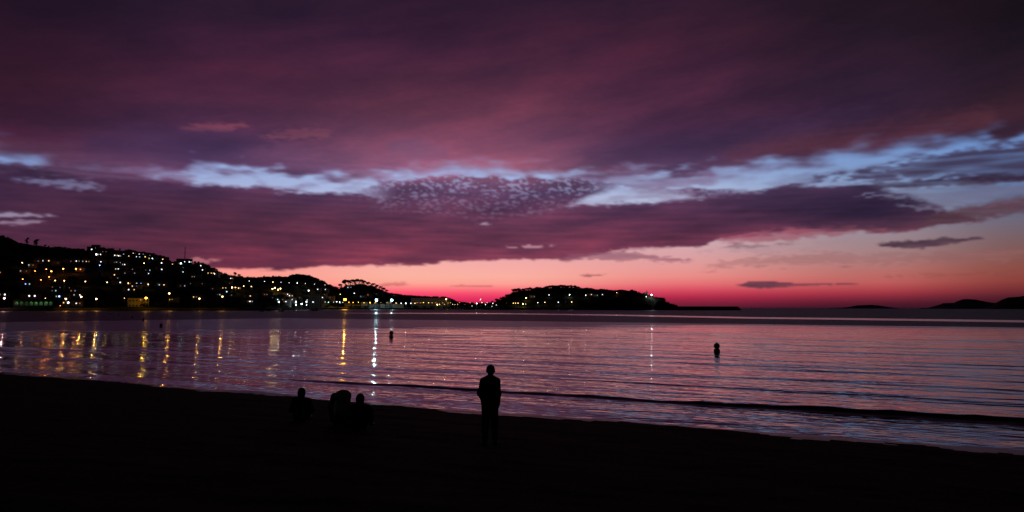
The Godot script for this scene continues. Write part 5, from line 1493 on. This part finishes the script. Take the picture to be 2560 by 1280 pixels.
# ------------------------------------------------------------------ people
# bones: [from, radius, to, radius]; the skin is where their smoothly joined distances are zero
func skin(bones: Array, soft: float, cell: float) -> ArrayMesh:
	var lo := Vector3.ONE * 1e6
	var hi := -lo
	for b in bones:
		for k in [0, 2]:
			var r: float = b[k + 1] + soft + cell * 2.0
			lo = lo.min(b[k] - Vector3.ONE * r)
			hi = hi.max(b[k] + Vector3.ONE * r)
	var nx := int((hi.x - lo.x) / cell) + 2
	var ny := int((hi.y - lo.y) / cell) + 2
	var nz := int((hi.z - lo.z) / cell) + 2
	var f := PackedFloat32Array()
	f.resize(nx * ny * nz)
	f.fill(1.0)
	for bone in bones:
		var a: Vector3 = bone[0]
		var b: Vector3 = bone[2]
		var ra: float = bone[1]
		var rb: float = bone[3]
		var m := maxf(ra, rb) + soft + cell * 2.0
		var p0 := (a.min(b) - Vector3.ONE * m - lo) / cell
		var p1 := (a.max(b) + Vector3.ONE * m - lo) / cell
		var ab := b - a
		var ll := maxf(ab.length_squared(), 1e-8)
		for z in range(maxi(0, int(p0.z)), mini(nz, int(p1.z) + 1)):
			for y in range(maxi(0, int(p0.y)), mini(ny, int(p1.y) + 1)):
				var row := (z * ny + y) * nx
				for x in range(maxi(0, int(p0.x)), mini(nx, int(p1.x) + 1)):
					var p := lo + Vector3(x, y, z) * cell
					var t := clampf((p - a).dot(ab) / ll, 0.0, 1.0)
					var d := p.distance_to(a + ab * t) - lerpf(ra, rb, t)
					var old := f[row + x]
					var h := maxf(soft - absf(old - d), 0.0) / soft
					f[row + x] = minf(old, d) - h * h * soft * 0.25
	var ids := {}
	var v := PackedVector3Array()
	var idx := PackedInt32Array()
	var nn := PackedVector3Array()
	var layer := nx * ny
	for z in nz - 1:
		for y in ny - 1:
			for x in nx - 1:
				var o := z * layer + y * nx + x
				var c := [f[o], f[o + 1], f[o + nx], f[o + nx + 1], f[o + layer], f[o + layer + 1], f[o + layer + nx], f[o + layer + nx + 1]]
				var inside := 0
				for q in c: inside += 1 if q < 0.0 else 0
				if inside == 0 or inside == 8: continue
				var sum := Vector3.ZERO
				var n := 0
				for e in [[0, 1], [2, 3], [4, 5], [6, 7], [0, 2], [1, 3], [4, 6], [5, 7], [0, 4], [1, 5], [2, 6], [3, 7]]:
					var fa: float = c[e[0]]
					var fb: float = c[e[1]]
					if (fa < 0.0) == (fb < 0.0): continue
					var t := fa / (fa - fb)
					var pa := Vector3(e[0] & 1, (e[0] >> 1) & 1, e[0] >> 2)
					var pb := Vector3(e[1] & 1, (e[1] >> 1) & 1, e[1] >> 2)
					sum += pa.lerp(pb, t)
					n += 1
				ids[o] = v.size()
				v.append(lo + (Vector3(x, y, z) + sum / n) * cell)
				nn.append(Vector3(c[1] + c[3] + c[5] + c[7] - c[0] - c[2] - c[4] - c[6], c[2] + c[3] + c[6] + c[7] - c[0] - c[1] - c[4] - c[5], c[4] + c[5] + c[6] + c[7] - c[0] - c[1] - c[2] - c[3]).normalized())
	for o in ids:
		for ax in 3:
			var step: int = [1, nx, layer][ax]
			var s1: int = [nx, layer, 1][ax]
			var s2: int = [layer, 1, nx][ax]
			if (f[o] < 0.0) == (f[o + step] < 0.0): continue
			if not (ids.has(o - s1) and ids.has(o - s2) and ids.has(o - s1 - s2)): continue
			var q := [ids[o], ids[o - s1], ids[o - s1 - s2], ids[o - s2]]
			if f[o] < 0.0: idx.append_array([q[0], q[2], q[1], q[0], q[3], q[2]])
			else: idx.append_array([q[0], q[1], q[2], q[0], q[2], q[3]])
	var arrays := []
	arrays.resize(Mesh.ARRAY_MAX)
	arrays[Mesh.ARRAY_VERTEX] = v
	arrays[Mesh.ARRAY_NORMAL] = nn
	arrays[Mesh.ARRAY_INDEX] = idx
	var mesh := ArrayMesh.new()
	mesh.add_surface_from_arrays(Mesh.PRIMITIVE_TRIANGLES, arrays)
	return mesh


func head_bones(top: Vector3, look: Vector3, side: Vector3) -> Array:
	# top: middle of the skull, look: where the face points
	var down := look.cross(side).normalized()
	if down.y > 0.0: down = -down
	return [
		[top, 0.095, top + look * 0.02 + down * 0.04, 0.082],
		[top + look * 0.035 + down * 0.055, 0.06, top + look * 0.06 + down * 0.105, 0.035],
		[top + look * 0.095 + down * 0.03, 0.012, top + look * 0.115 + down * 0.055, 0.014],
		[top + side * 0.092 + down * 0.01, 0.016, top + side * 0.094 + down * 0.055, 0.012],
		[top - side * 0.092 + down * 0.01, 0.016, top - side * 0.094 + down * 0.055, 0.012],
		[top + look * 0.088 + side * 0.032 + down * 0.022, 0.014, top + look * 0.088 + side * 0.032 + down * 0.022, 0.014],
		[top + look * 0.088 - side * 0.032 + down * 0.022, 0.014, top + look * 0.088 - side * 0.032 + down * 0.022, 0.014],
		[top + look * 0.09 + side * 0.022 + down * 0.085, 0.010, top + look * 0.09 - side * 0.022 + down * 0.085, 0.010],
	]


func hand_bones(wrist: Vector3, dir: Vector3, palm: Vector3, thumb_side: Vector3) -> Array:
	# dir: towards the fingertips, palm: where the palm looks
	var across := thumb_side.normalized()
	var out := [[wrist, 0.026, wrist + dir * 0.05, 0.03]]
	for k in 4:
		var s := 0.033 - k * 0.021
		var base := wrist + dir * 0.075 + across * s
		var l: float = [0.042, 0.047, 0.044, 0.034][k]
		var mid := base + dir * l + palm * 0.008
		out.append([wrist + dir * 0.03 + across * s * 0.7, 0.017, base, 0.0115])
		out.append([base, 0.0105, mid, 0.0095])
		out.append([mid, 0.0095, mid + dir * l * 0.55 + palm * l * 0.45, 0.008])
	var t0 := wrist + dir * 0.025 + across * 0.03
	out.append([t0, 0.016, t0 + across * 0.028 + dir * 0.03 + palm * 0.012, 0.012])
	out.append([t0 + across * 0.028 + dir * 0.03 + palm * 0.012, 0.012, t0 + across * 0.036 + dir * 0.058 + palm * 0.02, 0.009])
	return out


func grown(bones: Array, by: float) -> Array:
	var out := []
	for b in bones: out.append([b[0], b[1] + by, b[2], b[3] + by])
	return out


func build_people() -> void:
	var flesh := paint("skin", lin(0.30, 0.18, 0.13), 0.6)
	var navy := paint("jacket_cloth", lin(0.020, 0.022, 0.030), 0.9)
	var jeans := paint("trouser_cloth", lin(0.025, 0.028, 0.038), 0.9)
	var black_hair := paint("hair", lin(0.015, 0.012, 0.010), 0.7)
	var shoe := paint("shoe_leather", lin(0.03, 0.028, 0.026), 0.6)
	var V := func(x: float, y: float, z: float) -> Vector3: return Vector3(x, y, z)
	# the standing person, back to the camera, left hand in the jacket pocket
	var p := Vector3(-0.49, 0, -18.0)
	p.y = sand_at(p.x, p.z) - 0.01
	var o := thing("person", "person in dark jacket standing at the water's edge, facing the sea", "person", p, 0.06, "people on the beach")
	var hd := head_bones(V.call(0.012, 1.672, -0.02), Vector3(0.25, 0, -0.97).normalized(), Vector3(0.97, 0, 0.25).normalized())
	var torso := [[V.call(-0.05, 0.96, 0), 0.11, V.call(0.05, 0.96, 0), 0.11], [V.call(0, 0.98, 0), 0.13, V.call(0, 1.15, 0), 0.125], [V.call(0, 1.15, 0), 0.13, V.call(0, 1.33, 0.01), 0.15], [V.call(-0.05, 1.34, 0.01), 0.115, V.call(0.05, 1.34, 0.01), 0.115], [V.call(-0.135, 1.42, 0.01), 0.066, V.call(0.135, 1.42, 0.01), 0.066]]
	var arms := [[V.call(-0.155, 1.415, 0.01), 0.056, V.call(-0.228, 1.15, 0.05), 0.046], [V.call(-0.228, 1.15, 0.05), 0.044, V.call(-0.14, 0.97, -0.09), 0.034], [V.call(0.155, 1.415, 0.01), 0.056, V.call(0.185, 1.14, 0.03), 0.046], [V.call(0.185, 1.14, 0.03), 0.043, V.call(0.182, 0.90, -0.02), 0.032]]
	var legs := []
	for s in [-1.0, 1.0]:
		legs.append([V.call(s * 0.085, 0.95, 0), 0.096, V.call(s * 0.10, 0.51, -0.012 - 0.02 * s), 0.066])
		legs.append([V.call(s * 0.10, 0.51, -0.012 - 0.02 * s), 0.064, V.call(s * 0.108, 0.36, 0.012 - 0.03 * s), 0.060])
		legs.append([V.call(s * 0.108, 0.36, 0.012 - 0.03 * s), 0.060, V.call(s * 0.118, 0.09, 0.02 - 0.05 * s), 0.042])
	var feet := []
	for s in [-1.0, 1.0]: feet.append([V.call(s * 0.118, 0.05, 0.045 - 0.05 * s), 0.042, V.call(s * 0.145, 0.035, -0.15 - 0.05 * s), 0.034])
	var neck := [[V.call(0, 1.45, 0.005), 0.064, V.call(0.008, 1.60, -0.012), 0.056]]
	var body := part("body", skin(torso + arms + legs + neck + hd + hand_bones(V.call(0.182, 0.90, -0.02), Vector3(0.0, -1, -0.12).normalized(), Vector3(-1, 0, 0), Vector3(0, 0, -1)), 0.022, 0.011), flesh, o)
	body.name = "body"
	var jacket := torso.duplicate() + [arms[0], arms[1], arms[2], arms[3]]
	part("jacket", skin(grown(jacket, 0.019) + [[V.call(-0.055, 0.92, 0), 0.12, V.call(0.055, 0.92, 0), 0.12], [V.call(-0.06, 1.475, 0.02), 0.062, V.call(0.06, 1.475, 0.02), 0.062], [V.call(-0.045, 1.50, 0.05), 0.058, V.call(0.045, 1.50, 0.05), 0.058], [V.call(0.0, 1.44, 0.085), 0.05, V.call(0.0, 1.50, 0.08), 0.055], [V.call(-0.15, 0.93, -0.02), 0.05, V.call(-0.12, 1.02, -0.05), 0.05]], 0.05, 0.014), navy, o)
	part("trousers", skin(grown(legs, 0.018), 0.03, 0.014), jeans, o)
	part("shoes", skin(grown(feet, 0.014), 0.02, 0.012), shoe, o)
	part("hair", skin([[V.call(0.01, 1.692, 0.005), 0.098, V.call(0.008, 1.66, 0.028), 0.088], [V.call(0.006, 1.60, 0.035), 0.055, V.call(0.008, 1.65, 0.02), 0.08]], 0.03, 0.009), black_hair, o)
	# three people sitting on the sand, backs to the camera
	var light := paint("shirt_cloth", lin(0.17, 0.18, 0.19), 0.9)
	var grey := paint("hoodie_cloth", lin(0.03, 0.03, 0.034), 0.95)
	for who in [["person in dark top sitting on the sand, leftmost of the seated group", Vector3(-5.82, 0, -22.0), 0.1, 0.0, grey, 0.83],
			["person in grey shirt hunched forward between two seated people", Vector3(-4.42, 0, -21.0), 0.5, 1.0, light, 1.0],
			["person in dark top sitting just right of the grey hunched back", Vector3(-3.90, 0, -20.4), -0.1, 0.0, grey, 0.82]]:
		var at: Vector3 = who[1]
		at.y = sand_at(at.x, at.z) - 0.015
		var q := thing("person", who[0], "person", at, who[2], "people on the beach")
		var bent: float = who[3]
		var tall: float = who[5]
		var hip := Vector3(0, 0.12, 0)
		var chest := Vector3(0, 0.12 + tall * 0.42, lerpf(-0.03, -0.10, bent))
		var nape := chest + Vector3(0, tall * lerpf(0.15, 0.20, bent), lerpf(-0.02, -0.14, bent))
		var skull := nape + (Vector3(0.0, 0.205, -0.045) if bent < 0.5 else Vector3(0.0, -0.02, -0.23))
		if bent > 0.5:
			# kneeling, bent over with a round back
			hip = Vector3(0, 0.40, 0.05)
			chest = Vector3(0, 0.76, -0.10)
			nape = Vector3(0, 0.80, -0.32)
			skull = Vector3(0, 0.70, -0.46)
		var look := Vector3(0, -0.1, -1).normalized() if bent < 0.5 else Vector3(0, -0.85, -0.52).normalized()
		var trunk := [[hip + Vector3(-0.07, 0.02, 0), 0.125, hip + Vector3(0.07, 0.02, 0), 0.125], [hip, 0.135, hip.lerp(chest, 0.5), 0.13], [hip.lerp(chest, 0.5), 0.135, chest, 0.15], [chest + Vector3(-0.08, 0.02, 0), 0.12, chest + Vector3(0.08, 0.02, 0), 0.12], [nape + Vector3(-0.16, -0.04, 0.01), 0.068, nape + Vector3(0.16, -0.04, 0.01), 0.068]]
		var arm := []
		var limb := []
		var foot := []
		var hands := []
		for s in [-1.0, 1.0]:
			var sh: Vector3 = nape + Vector3(s * 0.18, -0.05, 0.0)
			var knee := Vector3(s * 0.16, 0.46, -0.42)
			var ankle := Vector3(s * 0.13, 0.09, -0.66)
			if bent > 0.5:
				knee = Vector3(s * 0.13, 0.08, -0.30)
				ankle = Vector3(s * 0.11, 0.07, 0.16)
			var elbow := sh + Vector3(s * 0.10, -0.25, -0.08)
			var wrist := Vector3(s * 0.12, 0.50, -0.50) if bent < 0.5 else Vector3(s * 0.16, 0.16, -0.55)
			if bent > 0.5: elbow = sh.lerp(wrist, 0.5) + Vector3(s * 0.08, 0.02, 0.03)
			arm.append([sh, 0.06, elbow, 0.048])
			arm.append([elbow, 0.046, wrist, 0.034])
			limb.append([hip + Vector3(s * 0.09, 0, 0), 0.10, knee, 0.066])
			limb.append([knee, 0.064, knee.lerp(ankle, 0.35) + Vector3(0, 0.0, 0.02), 0.060])
			limb.append([knee.lerp(ankle, 0.35) + Vector3(0, 0.0, 0.02), 0.060, ankle, 0.042])
			if bent < 0.5: foot.append([ankle + Vector3(0, -0.04, 0.03), 0.042, ankle + Vector3(s * 0.02, -0.055, -0.16), 0.034])
			else: foot.append([ankle + Vector3(0, -0.02, 0.03), 0.042, ankle + Vector3(0, -0.035, 0.18), 0.036])
			var dir := Vector3(-s * 0.3, -0.35, -0.88).normalized() if bent < 0.5 else Vector3(0, -0.75, -0.66).normalized()
			hands += hand_bones(wrist, dir, dir.cross(Vector3(s, 0, 0)).normalized() * s, Vector3(-s, 0, 0))
		var throat := [[nape, 0.062, nape.lerp(skull, 0.75), 0.056]]
		part("body", skin(trunk + arm + limb + throat + head_bones(skull, look, Vector3.RIGHT) + hands, 0.022, 0.0125), flesh, q)
		part("shirt" if bent > 0.5 else "hooded_top", skin(grown(trunk + arm, 0.024) + ([[hip.lerp(chest, 0.7) + Vector3(0, 0.02, 0.02), 0.17, chest, 0.17]] if bent > 0.5 else []), 0.05, 0.016), who[4], q)
		part("trousers", skin(grown(limb, 0.017), 0.03, 0.016), jeans, q)
		part("shoes", skin(grown(foot, 0.013), 0.02, 0.014), shoe, q)
		part("hair", skin([[skull - look * 0.03 + Vector3.UP * 0.012, 0.108, skull - look * 0.045 + Vector3(0, -0.05, 0), 0.104], [skull - look * 0.05 + Vector3(0, -0.05, 0), 0.10, skull - look * 0.06 + Vector3(0, -0.19, 0), 0.085]], 0.03, 0.011), black_hair, q)



func _ready() -> void:
	rng.seed = 4
	# camera
	var cam := Camera3D.new()
	cam.name = "camera"
	cam.position = Vector3(0, 4, 0)
	cam.basis = Basis(Vector3.RIGHT, deg_to_rad(3.7301)) * Basis(Vector3.BACK, deg_to_rad(0.126))
	cam.fov = 35.978
	cam.near = 0.1
	cam.far = 40000.0
	add_child(cam)
	cam.current = true
	# sky; the sun has set, so the sky alone and the lamps of the town give light
	var pano := PanoramaSkyMaterial.new()
	pano.panorama = ImageTexture.create_from_image(make_sky())
	var sky := Sky.new()
	sky.sky_material = pano
	var env := Environment.new()
	env.background_mode = Environment.BG_SKY
	env.sky = sky
	env.tonemap_mode = Environment.TONE_MAPPER_LINEAR
	env.tonemap_exposure = 1.0
	env.sdfgi_enabled = true
	env.ssao_enabled = true
	env.ssil_enabled = true
	var we := WorldEnvironment.new()
	we.name = "dusk"
	we.environment = env
	add_child(we)
	print("sky ", Time.get_ticks_msec())
	build_sea()
	build_beach()
	print("sea ", Time.get_ticks_msec())
	build_land()
	build_town()
	build_lights()
	build_trees()
	build_scrub()
	print("land ", Time.get_ticks_msec())
	build_boats()
	build_people()
	print("all ", Time.get_ticks_msec())
